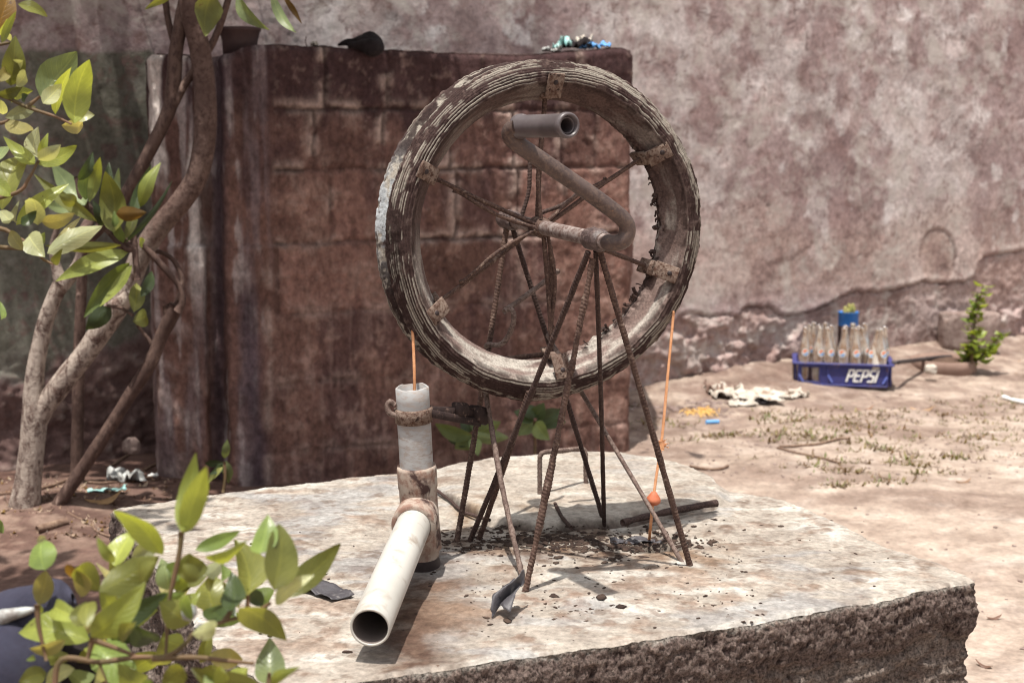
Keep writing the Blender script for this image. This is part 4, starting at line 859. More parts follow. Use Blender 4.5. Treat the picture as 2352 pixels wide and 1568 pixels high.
for pts in ([(-300, 480), (0, 535), (150, 600), (300, 650), (400, 695)], [(-300, 1250), (0, 1280), (80, 1320), (180, 1380), (240, 1450), (300, 1480)], [(-200, 1150), (90, 1080), (160, 1000), (215, 900)], [(150, 600), (225, 540)], [(0, 1385), (80, 1390), (150, 1400)], [(-200, 300), (0, 250), (60, 240)], [(-300, 700), (0, 690), (60, 660)]):
    stem(mb, Z1, pts, D1+.01, .0032, .0014)
mb.build('branches', M['twig'], cit1)
# lower left citrus
D2 = 1.32; LW = 1.18
cit2 = empty('citrus_bush', atD(420, 1750, D2)*[1, 1, 0], 'leafy citrus branch with broad blurred leaves low in front of the slab corner', 'shrub')
mb = MB()
LL_ = [(1170, 590, 1265, 80, 120, 'Y'), (1190, 600, 1335, 170, 130, 'Y'), (1050, 740, 735, 455, 120, 'Y'), (740, 810, 860, 590, 130, 'Y'), (740, 790, 625, 620, 60, 'Y'), (850, 770, 1040, 690, 110, 'W'), (1085, 965, 1040, 760, 110, 'S'), (640, 980, 1030, 750, 170, 'O'), (1260, 705, 1550, 585, 80, 'G'),
       (1330, 760, 1600, 640, 65, 'Y'), (1230, 920, 1225, 730, 170, 'O'), (1600, 1005, 1520, 640, 200, 'O'), (1670, 730, 1730, 480, 140, 'G'), (1765, 970, 1800, 540, 190, 'O'), (1810, 1010, 2200, 665, 140, 'O'), (1780, 1060, 2030, 870, 90, 'W'), (1380, 1095, 1350, 870, 190, 'O'), (1500, 1100, 1500, 850, 130, 'D'),
       (1545, 1080, 1850, 1290, 150, 'O'), (1740, 1575, 1740, 1270, 170, 'S'), (1680, 1575, 1235, 1470, 160, 'O'), (1750, 1575, 1940, 1460, 65, 'Y'), (1230, 1175, 1030, 1040, 170, 'O'), (580, 1285, 120, 1240, 180, 'Y'), (590, 1270, 940, 915, 170, 'Y'), (690, 1240, 1080, 985, 120, 'D'), (700, 1240, 1020, 1090, 80, 'Y'),
       (420, 1290, 190, 1345, 75, 'P'), (460, 1400, 200, 1370, 90, 'O'), (480, 1470, 290, 1575, 90, 'W'), (620, 1320, 890, 1640, 210, 'G'), (1240, 1250, 1400, 1190, 95, 'W'), (520, 1010, 490, 840, 90, 'P'), (640, 970, 500, 820, 130, 'O'), (430, 800, 495, 900, 50, 'B'), (705, 880, 620, 790, 50, 'P'), (285, 835, 275, 640, 150, 'G'),
       (250, 1060, 300, 840, 110, 'P'), (270, 660, 262, 615, 50, 'W'), (790, 1310, 870, 1180, 70, 'O'), (640, 1575, 640, 1455, 60, 'W'), (1380, 1575, 1430, 1490, 80, 'Y'), (560, 1200, 600, 1040, 90, 'O'), (500, 1200, 560, 1040, 110, 'O'), (1330, 870, 1460, 760, 90, 'W'), (1120, 960, 1210, 900, 70, 'Y'), (900, 900, 1010, 780, 80, 'O'), (1000, 1020, 1200, 980, 70, 'G'),
       (1400, 1575, 1330, 1500, 80, 'S'), (700, 1300, 760, 1240, 60, 'G'), (930, 1590, 980, 1550, 50, 'G'), (240, 1130, 250, 1050, 40, 'Y'), (1450, 900, 1430, 800, 60, 'G'), (1280, 900, 1180, 800, 90, 'O'), (1700, 1060, 1600, 960, 80, 'D'), (1240, 1160, 1210, 1000, 60, 'G'), (170, 1420, 205, 1400, 30, 'G')]
for k, (a, b, c_, d, wd, kd) in enumerate(LL_): px_leaf(mb, Z3, a, b, c_, d, wd, D2+random.uniform(-.08, .10), kd, 2.8115, seed=k+200)
crX = mb
rf = random.Random(77)
for k in range(46):
    x = rf.uniform(330, 1850); y = rf.uniform(850, 1560)
    if y < 800+abs(x-1000)*.25 or (x > 1350 and y > 1150): continue
    an = rf.uniform(-math.pi, 0)+.2; l = rf.uniform(150, 270); px_leaf(mb, Z3, x, y, x+math.cos(an)*l, y+math.sin(an)*l*.9, rf.uniform(70, 130), D2+rf.uniform(.06, .24), rf.choice('OOYGSDOYP'), 2.8115, seed=k+700)
for k, (a, b, c_, d, wd, kd) in enumerate([(900, 1580, 760, 1440, 150, 'Y'), (1050, 1590, 1180, 1470, 120, 'O'), (560, 1600, 420, 1480, 130, 'S'), (1500, 1600, 1600, 1470, 120, 'Y'), (300, 1500, 120, 1560, 110, 'O'), (1000, 1300, 840, 1180, 120, 'D'), (520, 1160, 350, 1080, 110, 'Y'), (1150, 1100, 1290, 980, 120, 'Y'), (880, 1150, 760, 1010, 110, 'S'), (1450, 1180, 1330, 1090, 110, 'D'), (720, 1080, 640, 930, 100, 'Y')]): px_leaf(crX, Z3, a, b, c_, d, wd, D2+random.uniform(.0, .12), kd, 2.8115, seed=k+900)
mb.build('leaves', M['leaf'], cit2, cols=True, uv=True)
mb = MB()
for pts in ([(350, 1700), (390, 1420), (640, 1430), (880, 1400), (1080, 1390), (1200, 1310), (1260, 1240), (1450, 1165), (1600, 1130), (1750, 1050)], [(980, 1410), (1250, 1400), (1450, 1420), (1640, 1440)], [(1170, 590), (1160, 720), (1120, 900), (1090, 1060), (1070, 1380)], [(580, 1280), (720, 1330), (900, 1400)], [(1740, 1640), (1735, 1560), (1740, 1500)],
            [(240, 1060), (250, 1200), (300, 1420)], [(1450, 1165), (1500, 1090)], [(600, 1270), (560, 1430)], [(1600, 1130), (1600, 1000)], [(700, 1640), (640, 1430)]):
    stem(mb, Z3, pts, D2+.01, .0030, .0016)
mb.build('branches', M['twig'], cit2)
p = atD(*Z3(1222, 1112), D2-.03); V, Fc = lathe([(0, -.008), (.005, -.006), (.0075, 0), (.005, .006), (0, .0085)], p, (.3, 0, 1), 14); obj('young_fruit', V, Fc, M['clearish'], cit2)

# grey cloth bottom left
mb = MB()
def ctube(pts, sd, wob=.22):
    P_ = [np.append(atD(*Z3(x, y), 1.45+dz_), r_) for x, y, dz_, r_ in pts]; mb.add(*tube(P_, .02, 26, .004, wob=wob, seed=sd))
ctube([(-260, 1310, .1, .04), (0, 1240, .05, .042), (150, 1170, .02, .038), (300, 1100, 0, .033), (400, 1050, 0, .030), (450, 1030, 0, .020), (475, 1020, 0, .006)], 1)
ctube([(-200, 1700, .05, .06), (0, 1560, .0, .060), (60, 1420, .0, .052), (110, 1300, .03, .040), (160, 1220, .05, .02)], 2)
o = mb.build('cloth', M['cloth_grey']); tag(o, 'folded dark blue grey cloth hanging at the lower left behind the citrus leaves', 'cloth')
mb = MB(); ctube([(230, 1330, .1, .01), (300, 1400, .1, .034), (400, 1500, .08, .05), (520, 1600, .08, .055), (640, 1700, .08, .05)], 5)
o = mb.build('rag', M['cloth_black']); tag(o, 'black rag bunched below the citrus branch beside the grey cloth', 'rag')
mb = MB(); P_ = [np.append(atD(*Z3(x, y), 1.42), r_) for x, y, r_ in [(-120, 1205, .007), (0, 1150, .008), (90, 1122, .006), (180, 1100, .004), (230, 1090, .002)]]; mb.add(*tube(P_, .01, 16, .005, wob=.2))
o = mb.build('pale_lining', M['clearish'])
o.parent = bpy.data.objects['cloth.001']; o.location = o.location-o.parent.location

LW = 1.12
# ------------------------------------------------------------------ trees
RS = 1.0
def limb(mb, pts, Yb, n=14, seed=0, wob=.10):
    P_ = []
    for q in pts:
        u_, v_, r_ = q[:3]; y_ = Yb+(q[3] if len(q) > 3 else 0); p = atY(u_, v_, y_); P_.append(np.append(p, r_*RS))
    V, Fc = tube(P_, .02, n, .012, wob=wob, seed=seed); mb.add(V, Fc)
def rosette(mb, pts, zf, Yd, scale=2.438, base_seed=0):
    for k, (a, b, c_, d, wd, kd) in enumerate(pts): px_leaf(mb, zf, a, b, c_, d, wd, Yd+random.uniform(-.05, .05), kd, scale, seed=k+base_seed)
TA = atZ(62, 1185, .02); ya = TA[1]
treeA = empty('frangipani_tree', TA, 'forked tree at the left edge, trunk speckled with pale lichen, one thick limb arching up', 'tree')
mb = MB(); RS = .78
limb(mb, [(30, 1230, .075), (50, 1185, .058), (62, 1120, .047), (72, 1030, .043), (80, 960, .042), (78, 900, .033), (84, 830, .029), (104, 740, .027), (126, 680, .026), (143, 650, .027)], ya, 18, 1)
limb(mb, [(82, 970, .036), (105, 930, .036), (150, 870, .036), (205, 800, .036), (262, 715, .038), (300, 640, .036), (330, 575, .034), (368, 520, .034), (418, 460, .035), (452, 405, .035), (468, 340, .036), (472, 260, .037), (468, 180, .036), (458, 110, .034), (440, 40, .032), (425, -50, .028), (400, -200, .02)], ya, 18, 2)
limb(mb, [(143, 655, .024), (126, 600, .016), (122, 560, .011), (140, 500, .008)], ya, 12, 3)
limb(mb, [(143, 655, .026), (172, 620, .022), (188, 585, .021), (190, 540, .019), (210, 500, .015, .05)], ya, 12, 4)
limb(mb, [(268, 705, .030), (285, 690, .026), (300, 672, .020)], ya-.03, 12, 5, .3)
mb.build('trunk', M['bark'], treeA)
crA = MB()
rosette(crA, [(480, 1150, 290, 910, 110, 'S'), (480, 1120, 520, 900, 90, 'G'), (440, 1010, 520, 850, 55, 'D'), (635, 1300, 590, 960, 130, 'O'), (640, 1180, 665, 940, 50, 'S'), (785, 1160, 900, 910, 70, 'Y'), (735, 1235, 850, 920, 55, 'D'), (650, 1200, 820, 1190, 75, 'B'),
              (545, 1240, 190, 975, 65, 'O'), (720, 1410, 310, 1575, 90, 'Y'), (700, 1360, 965, 1010, 28, 'D'), (680, 1372, 250, 1375, 50, 'O'), (500, 1130, 560, 880, 60, 'Y'), (560, 1150, 610, 910, 60, 'D'), (430, 1170, 250, 1140, 60, 'S'), (430, 1140, 330, 1090, 70, 'O'),
              (600, 1280, 520, 1120, 60, 'D'), (700, 1340, 760, 1150, 50, 'O'), (690, 1360, 640, 1180, 50, 'G'), (780, 1370, 810, 1340, 40, 'Y')], Z1, ya-.25, base_seed=400)
rosette(crA, [(725, 15, 470, 320, 95, 'G'), (740, 25, 560, 260, 50, 'Y'), (620, 262, 480, 390, 90, 'D'), (750, 290, 765, 130, 80, 'O'), (745, 345, 820, 300, 85, 'O'), (790, 205, 850, 60, 55, 'D')], Z2, ya-.2, base_seed=430)
rosette(crA, [(1185, -40, 1150, 205, 130, 'O'), (1330, -40, 1510, 170, 65, 'S'), (1520, -40, 1660, 185, 50, 'S'), (1590, -20, 1690, 135, 30, 'B'), (960, -20, 810, 55, 35, 'O')], Z1, ya-.3, base_seed=450)
mb = MB()
for pts in ([(640, 1290), (690, 1340), (760, 1400)], [(480, 1140), (560, 1240), (690, 1380), (760, 1400)], [(740, 1200), (755, 1400), (770, 1568)], [(430, 990), (470, 1150), (560, 1250)]): stem(mb, Z1, pts, ya-.22, .008, .008)
stem(mb, Z2, [(600, 255), (680, 270), (745, 310)], ya-.18, .004, .004)
mb.build('twigs', M['bark2'], treeA)
# second tree: dark limb crossing in front of the block wall's left end
TB = atZ(112, 1200, .0); yb = TB[1]-.0
treeB = empty('leaning_tree', TB, 'thin dark tree leaning right from beside the pale trunk, ending in curled bare stems', 'tree')
mb = MB(); RS = .72
limb(mb, [(95, 1205, .034), (120, 1180, .028), (180, 1090, .024), (240, 1000, .023), (300, 905, .024), (345, 835, .026), (372, 770, .024), (395, 725, .026), (406, 700, .026)], yb, 14, 11)
limb(mb, [(404, 705, .016), (414, 680, .012), (418, 640, .010), (400, 600, .009), (372, 580, .008), (335, 574, .008)], yb, 10, 12)
limb(mb, [(408, 715, .016), (420, 690, .012), (410, 655, .010), (385, 625, .011), (350, 585, .012), (325, 560, .010)], yb-.03, 10, 13)
limb(mb, [(345, 835, .015), (352, 800, .010), (338, 775, .007), (315, 745, .006)], yb, 10, 14)
limb(mb, [(395, 740, .02), (385, 710, .018), (380, 700, .01)], yb, 10, 15, .3)
mb.build('trunk', M['bark2'], treeB)
# third: slender trunk up to the crown
TC = onground(300, 1010+60); yc = 3.62
treeC = empty('slender_tree', (atY(190, 1100, yc)[0], yc, 0), 'slender brown tree rising from behind the leaf rosettes and forking above the block wall', 'tree')
mb = MB(); RS = .66
limb(mb, [(192, 560, .020), (235, 520, .021), (275, 470, .023), (330, 372, .025), (385, 262, .027), (398, 200, .028), (404, 120, .027), (418, 40, .026), (436, -60, .024), (450, -200, .02)], yc, 14, 21)
limb(mb, [(388, 262, .02), (420, 200, .017), (455, 150, .016), (490, 95, .014), (515, 30, .013), (540, -60, .012)], yc, 12, 22)
limb(mb, [(470, 200, .02), (455, 120, .018), (438, 60, .016), (468, 0, .014), (480, -60, .012)], yc+.05, 12, 23)
limb(mb, [(400, 100, .014), (385, 40, .013), (375, -50, .012)], yc+.02, 12, 24)
limb(mb, [(192, 562, .02), (188, 640, .022), (182, 800, .024), (178, 1000, .026), (178, 1110, .030)], yc+.20, 12, 25)
mb.build('trunk', M['bark2'], treeC)
# crowns above the frame, unseen, placed to shade the left walls and soil
def crown(mb, cx, cy, cz, rx, ry, rz, n_, seed, keep=lambda p: True, L0=.11):
    rs = np.random.default_rng(seed); k = 0
    cl = rs.normal(size=(max(6, n_//26), 3)); cl /= np.linalg.norm(cl, axis=1)[:, None]; cl *= rs.uniform(.35, 1, (len(cl), 1))
    while k < n_:
        q = cl[rs.integers(len(cl))]+rs.normal(size=3)*.17; p = np.array([cx, cy, cz])+q*[rx, ry, rz]
        if not keep(p): continue
        q_ = p-np.array(SUN)*((p[1]-4.06)/SUN.y)
        if -1.06 < q_[0] < -.88 and .62 < q_[2] < 1.3: k += 1; continue  # gap cut in the crowns so sun reaches the pilaster
        k += 1; d = rs.normal(size=3); d[2] -= .2; d /= np.linalg.norm(d); l = L0*rs.uniform(.7, 1.3)
        V, Fc, U = leafgeo(p, p+d*l, l*.36, rs.normal(size=3), .1, .25, 5, 3); mb.add(V, Fc, np.array(LC[['D', 'G', 'O'][rs.integers(3)]]), U)
above = lambda p: (proj(p)[1] < -25) and p[2] > 1.45
crC = MB()
crown(crA, -1.05, 3.80, 2.0, .55, .34, .32, 1300, 1, above); crown(crA, -1.25, 2.40, 1.95, .50, .36, .28, 700, 7, above)  # second cluster added out of view to shade the soil near the trees
crA.build('crown', M['leaf2'], treeA, cols=True, uv=True)
crown(crC, -.50, 3.70, 2.05, .62, .45, .30, 1700, 2, above, .12)
crC.build('crown', M['leaf3'], treeC, cols=True, uv=True)

# broad leaved plants at the block wall foot (behind the wheel)
def tuft(name, label, cat, pts, Yd, mat='leaf2', seed=0, stems=None):
    mb = MB()
    for k, (a, b, c_, d, wd, kd, *q) in enumerate(pts): px_leaf(mb, lambda x, y: (x, y), a, b, c_, d, wd, Yd+random.uniform(-.03, .03), kd, 1.0, seed=seed+k, curl=.08)
    root = empty(name, onground(pts[0][0], pts[0][1])*[0, 0, 1]+atY(pts[0][0], pts[0][1], Yd)*[1, 1, 0], label, cat)
    mb.build('leaves', M[mat], root, cols=True, uv=True)
    s2 = MB(); b0 = np.array(root.location)
    for (a, b, c_, d) in stems or []: s2.add(*tube([atD(a, b, Yd), (atD(a, b, Yd)+atD(c_, d, Yd))/2+[.003, 0, 0], atD(c_, d, Yd)], .005, 7, .01))
    if stems: s2.build('stem', M['twig'], root)
    return root
LC['L'] = (.19, .25, .11); LW = 1.35
tuft('broad_leaf_plant', 'broad leaved green plant growing at the block wall foot left behind the wheel', 'plant',
     [(1085, 1000, 998, 972, 26, 'L'), (1085, 998, 1045, 1030, 30, 'L'), (1088, 995, 1150, 968, 28, 'L'), (1090, 1000, 1168, 1005, 26, 'S'), (1085, 1005, 1098, 1046, 22, 'L'), (1082, 992, 1060, 958, 22, 'D'), (1086, 990, 1100, 965, 20, 'L'), (1085, 1010, 1030, 1012, 20, 'D')], 4.2, seed=500, stems=[(1085, 998, 1078, 1090)])
tuft('broad_leaf_plant', 'darker broad leaved plant growing at the block wall foot behind the lower wheel rim', 'plant',
     [(1225, 968, 1190, 1000, 26, 'L'), (1230, 970, 1262, 1010, 28, 'L'), (1232, 965, 1292, 940, 26, 'D'), (1226, 965, 1180, 945, 26, 'D'), (1230, 960, 1250, 925, 26, 'D'), (1228, 960, 1212, 928, 26, 'D'), (1235, 970, 1300, 968, 24, 'D'), (1220, 975, 1180, 985, 20, 'D')], 4.2, seed=520, stems=[(1228, 966, 1226, 1080)])
tuft('seedling', 'small drooping seedling in the dark corner at the left end of the block wall', 'plant',
     [(516, 1052, 522, 1008, 14, 'L'), (520, 1058, 524, 1110, 18, 'S'), (514, 1062, 470, 1064, 12, 'D'), (515, 1070, 480, 1090, 12, 'D'), (512, 1072, 474, 1112, 10, 'O')], 3.75, seed=540, stems=[(516, 1060, 512, 1130)])

# ------------------------------------------------------------------ crate and bottles
CR = atY(1935, 885, 5.36); CR[2] = .046
cw, cd, ch = .178, .105, .083; yaw = R(-11); ex = np.array([math.cos(yaw), math.sin(yaw), 0]); ey = np.array([-ex[1], ex[0], 0]); ez = np.array([0, 0, 1.])
CRc = CR+ey*cd
crate = empty('bottle_crate', CRc, 'blue plastic crate of empty glass bottles with white lettering on its front', 'crate')
C_ = lambda a, b, z: CRc+ex*a+ey*b+ez*z
def cpart(name, c_, sx, sy, sz, mat='blue', bev=.25): V, Fc = box(C_(*c_), sx, sy, sz, ex, ey, ez, bev); return obj(name, V, Fc, M[mat], crate)
mb = MB()
for (c_, s_) in [((.057, -cd, .043), (.112, .0035, .039)), ((-.072, -cd, .043), (.016, .0035, .039)), ((-.162, -cd, .043), (.008, .0035, .039)), ((-.121, -cd, .010), (.034, .0035, .006)), ((-.121, -cd, .076), (.034, .0035, .006))]:
    mb.add(*box(C_(*c_), *s_, ex, ey, ez, .25))
for a in (-.165, -.086, -.056, .163): mb.add(*box(C_(a, -cd-.005, .043), .0025, .004, .039, ex, ey, ez, .3))
front = mb.build('front_panel', M['blue'], crate, smooth=False)
cpart('back_panel', (0, cd, .042), cw, .0035, .040); cpart('side_panel', (-cw, 0, .042), .0035, cd-.004, .040); cpart('side_panel', (cw, 0, .042), .0035, cd-.004, .040); cpart('shade_panel', (-.121, -cd+.012, .043), .034, .002, .026, 'blue_dark')  # last one is a dark sheet behind the cutout, shade in its colour
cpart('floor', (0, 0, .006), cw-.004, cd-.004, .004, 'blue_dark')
mb = MB()
for (c_, s_) in [((0, -cd-.004, ch+.002), (cw+.010, .010, .0035)), ((0, cd+.004, ch+.002), (cw+.010, .010, .0035)), ((-cw-.004, 0, ch+.0015), (.009, cd, .0035)), ((cw+.004, 0, ch+.0015), (.009, cd, .0035)), ((0, -cd-.005, .004), (cw-.012, .006, .003))]: mb.add(*box(C_(*c_), *s_, ex, ey, ez, .3))
mb.build('rim', M['blue'], crate, smooth=False)
mb = MB()
for (a, sg) in [(-.156, 1), (-.047, 1), (.156, -1)]:
    V, Fc = box(C_(a, -cd-.007, .028), .0035, .003, .016, ex*1+ez*.55*sg, ey, ez*1-ex*.55*sg, .3); obj('corner_rib', V, Fc, M['rib_blue'], crate, smooth=False)
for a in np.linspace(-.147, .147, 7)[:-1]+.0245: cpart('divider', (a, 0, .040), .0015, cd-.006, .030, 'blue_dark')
# lettering on the front panel
def ribbon(mb, pts, wd, o3, sh=.28):
    for (x0, y0), (x1, y1) in zip(pts[:-1], pts[1:]):
        dx, dy = x1-x0, y1-y0; l = math.hypot(dx, dy)+1e-9; dx /= l; dy /= l; hx, hy = -dy*wd/2, dx*wd/2; x0_, y0_, x1_, y1_ = x0-dx*wd*.42, y0-dy*wd*.42, x1+dx*wd*.42, y1+dy*wd*.42
        q = [(x0_+hx, y0_+hy), (x1_+hx, y1_+hy), (x1_-hx, y1_-hy), (x0_-hx, y0_-hy)]
        V = [C_(o3[0]+x+y*sh, -cd-.0055-dz_, o3[1]+y) for dz_ in (0, .0012+.0002*len(mb.V)*.05) for x, y in q]
        mb.add(V, [[4, 5, 6, 7], [0, 3, 2, 1], [0, 1, 5, 4], [1, 2, 6, 5], [2, 3, 7, 6], [3, 0, 4, 7]])
H_, W__ = .042, .0160
glyph = {'P': [[(0, 0), (0, H_)], [(0, H_), (W__, H_), (W__+.002, H_*.75), (W__, H_*.45), (0, H_*.45)]], 'E': [[(W__, 0), (.002, 0), (0, .004), (0, H_-.004), (.002, H_), (W__+.001, H_)], [(0, H_/2), (W__*.9, H_/2)]],
         'S': [[(0, 0), (W__, 0), (W__+.001, H_*.45), (0, H_*.55), (.001, H_), (W__, H_)]], 'I': [[(0, 0), (0, H_)]]}
x_ = 0.014
mb = MB()
for ch_ in 'PEPSI':
    for pl in glyph[ch_]: ribbon(mb, pl, .0074, (x_, .022))
    x_ += .0265
mb.build('lettering', M['white'], front, smooth=False)
# bottles
bprof = [(0, .002), (.022, .002), (.027, .006), (.029, .015), (.029, .088), (.0275, .098), (.0285, .112), (.0295, .135), (.0270, .155), (.0205, .178), (.0150, .200), (.0128, .222), (.0125, .234), (.0140, .236), (.0140, .245), (.011, .246), (.0108, .235), (.0, .22)]
bme = None
ords = ['first', 'second', 'third', 'fourth', 'fifth', 'sixth', 'seventh']; rown = ['front row', 'second row', 'back row']
def bottle(a, b, tx, ty, face, label):
    global bme
    loc = C_(a, b, .011); t = bpy.data.objects.new('glass_bottle', None); col.objects.link(t); t.location = loc; t.rotation_euler = (tx, ty, 0); t.scale = (.80, .80, .86); t.empty_display_size = .03
    tag(t, label, 'bottle', 'glass bottles in the blue crate')
    if bme is None:
        V, Fc = lathe(bprof, (0, 0, 0), (0, 0, 1), 20); g = obj('glass', V, Fc, M['glass'], None, loc=(0, 0, 0)); g.parent = t; bme = [g.data]
        # curved white badge with coloured swirl
        def badge(rad, cond, off, name, mat):
            V = []; Fc = []; n_2 = 14
            for i in range(n_2+1):
                for k in range(n_2+1):
                    x = (i/n_2*2-1); y = (k/n_2*2-1); rx = x*math.sqrt(max(0, 1-y*y/2)); ry = y*math.sqrt(max(0, 1-x*x/2)); an = rx*rad/.0295; V.append(((.0297+off)*math.sin(an), -(.0297+off)*math.cos(an), .135+ry*rad))
            for i in range(n_2):
                for k in range(n_2):
                    cx_ = (i+.5)/n_2*2-1; cy_ = (k+.5)/n_2*2-1
                    if cond(cx_, cy_): Fc.append([i*(n_2+1)+k, (i+1)*(n_2+1)+k, (i+1)*(n_2+1)+k+1, i*(n_2+1)+k+1])
            o = obj(name, V, Fc, M[mat], None, loc=(0, 0, 0)); return o
        bd = badge(.0175, lambda x, y: True, .0005, 'badge', 'white'); bd.parent = t; bme.append(bd.data)
        r1 = badge(.0130, lambda x, y: y > .25+.35*math.sin(x*2.6) and y > -.1, .0011, 'red_swirl', 'red'); r1.parent = bd; bme.append(r1.data)
        r2 = badge(.0130, lambda x, y: y < -.35+.3*math.sin(x*2.6), .0011, 'blue_swirl', 'sky_blue'); r2.parent = bd; bme.append(r2.data)
    else:
        g = bpy.data.objects.new('glass', bme[0]); col.objects.link(g); g.parent = t
        bd = bpy.data.objects.new('badge', bme[1]); col.objects.link(bd); bd.parent = t; bd.rotation_euler = (0, 0, face)
        for k, nm in ((2, 'red_swirl'), (3, 'blue_swirl')): q = bpy.data.objects.new(nm, bme[k]); col.objects.link(q); q.parent = bd
rs = random.Random(5)
skip = {(2, 0), (2, 6), (2, 3)}
for rw in range(3):
    for k in range(7):
        if (rw, k) in skip: continue
        a = -.148+k*.0485+(.014 if rw else 0)*(1 if rw == 1 else -.6); b = -.082+rw*.068
        if rw == 0 and k == 6: lab = 'clear glass bottle at the right end of the crate front row beside the paper cone'
        elif rw == 0 and k == 5: lab = 'glass bottle leaning right in the crate front row, sixth from the left'
        else: lab = 'empty glass bottle with round badge in the crate %s, %s from the left' % (rown[rw], ords[k])
        tl = R(9) if (rw, k) == (0, 5) else rs.uniform(-.05, .05)
        if (rw, k) == (1, 5): tl = -R(12)
        bottle(min(a, .148), b, rs.uniform(-.03, .03), tl, rs.uniform(-.5, .4), lab)
V, Fc = lathe([(0.017, 0), (.009, .04), (.001, .085)], C_(.122, -.098, .072), (-.15, 0, 1), 14); V = V+(V-C_(.122, -.098, .1))*(fbm(V, 40, 2, 4)*.2)[:, None]
o = obj('paper_cone', V, Fc, M['white_p']); tag(o, 'white paper cone stuck between the bottles at the right of the crate', 'paper')
# stones carrying the crate
for k, (a, b) in enumerate([(-.10, -.05), (.11, -.04), (-.1, .08), (.11, .08)]):
    V, Fc = lathe([(0, -.05), (.045, -.045), (.055, -.01), (.045, .002), (0, .004)], C_(a, b, 0)*[1, 1, 0]+[0, 0, .048], (0, 0, 1), 14); V = V+(V-C_(a, b, 0)*[1, 1, 0]-[0, 0, .03])*(fbm(V, 20, 3, k)*.25)[:, None]; V[:, 2] = np.minimum(V[:, 2], .054)
    o = obj('flat_stone', V, Fc, M['stone']); tag(o, 'flat stone under the %s corner of the blue crate' % ['front left', 'front right', 'back left', 'back right'][k], 'stone', 'stones under the crate')
# tall tin with cactus behind the crate
tp = atD(1949, 716, 5.72); tr = 23/F*5.72
tin = empty('tin_planter', (tp[0], tp[1], .05), 'tall round tin with a bright blue band holding a small cactus behind the crate', 'planter')
ztop = tp[2]
V, Fc = lathe([(0, 0), (tr*.95, 0), (tr*.98, ztop-.05-.055), (tr*.985, ztop-.05-.053)], (tp[0], tp[1], .05), (0, 0, 1), 28); obj('can_body', V, Fc, M['pot'], tin)
V, Fc = lathe([(tr*.985, ztop-.055), (tr*1.0, ztop-.053), (tr*1.0, ztop-.002), (tr*1.04, ztop), (tr*.93, ztop), (tr*.93, ztop-.015), (0, ztop-.012)], (tp[0], tp[1], 0), (0, 0, 1), 28); band = obj('blue_band', V, Fc, M['tin_blue'], tin)
mb = MB()
for k in range(9):
    an = k*2.4; rr_ = tr*.7*math.sqrt(k/9); c_ = np.array([tp[0]+math.cos(an)*rr_, tp[1]+math.sin(an)*rr_, ztop-.012]); hh_ = random.uniform(.022, .048)
    V, Fc = lathe([(.006, 0), (.0085, hh_*.4), (.008, hh_*.8), (.004, hh_), (0, hh_*1.03)], c_, (random.uniform(-.3, .3), random.uniform(-.3, .3), 1), 9); V = V+(V-c_)*(fbm(V, 120, 2, k)*.12)[:, None]; mb.add(V, Fc)
mb.build('cactus', M['cactus'], tin)
# low brown pot with leafy plant
pp = atY(2188, 866, 5.62); pr_ = 76/F*5.68; pz = pp[2]
pot = empty('potted_plant', (pp[0], pp[1]+pr_, pz), 'leafy green plant in a low wide brown pot at the wall foot on the right', 'potted plant')
pc = np.array([pp[0], pp[1]+pr_, pz])
V, Fc = lathe([(0, -.02), (pr_*.96, -.02), (pr_*1.0, .03), (pr_*1.0, .055), (pr_*.95, .057), (pr_*.94, .042), (0, .042)], pc, (0, 0, 1), 36); V = V+(V-pc)*(fbm(V, 14, 3, 5)*.03)[:, None]; obj('pot', V, Fc, M['pot_brown'], pot)
V, Fc = lathe([(0, .052), (pr_*.6, .05), (pr_*.93, .044)], pc, (0, 0, 1), 24); V = V+fbm(V, 40, 3, 5)[:, None]*np.array([0, 0, .008]); obj('soil', V, Fc, M['soil'], pot)
mb = MB(); st_ = MB(); pb = atD(2232, 832, 5.72); LC['F'] = (.26, .34, .07); LC['F2'] = (.17, .25, .07)
stems_ = [[(2232, 835), (2236, 790), (2240, 740), (2250, 690), (2258, 655)], [(2228, 835), (2232, 780), (2238, 720), (2246, 672)], [(2240, 835), (2262, 810), (2285, 785), (2300, 765)], [(2225, 835), (2222, 815), (2224, 800)]]
for si, stp in enumerate(stems_):
    PP, _s = resample(np.array([atD(a, b, 5.72+si*.02) for a, b in stp]), 20); st_.add(*tube(PP, .003, 6, .01, smooth=False))
    for k in range(2, 20):
        for s_ in (0, 1):
            an = k*1.3+s_*3.14+random.uniform(-.5, .5); d = np.array([math.cos(an), math.sin(an)*.8, random.uniform(-.1, .5)]); l = random.uniform(.03, .06)*(1.15-.02*k)
            V, Fc, U = leafgeo(PP[k], PP[k]+d*l, l*.72, np.cross(d, [0, 0, 1])+rng.normal(size=3)*.3, .1, .2, 7, 5); mb.add(V, Fc, np.array(LC['F' if random.random() < .6 else 'F2']), U)
st_.build('stem', M['twig'], pot); mb.build('leaves', M['leaf'], pot, cols=True, uv=True)
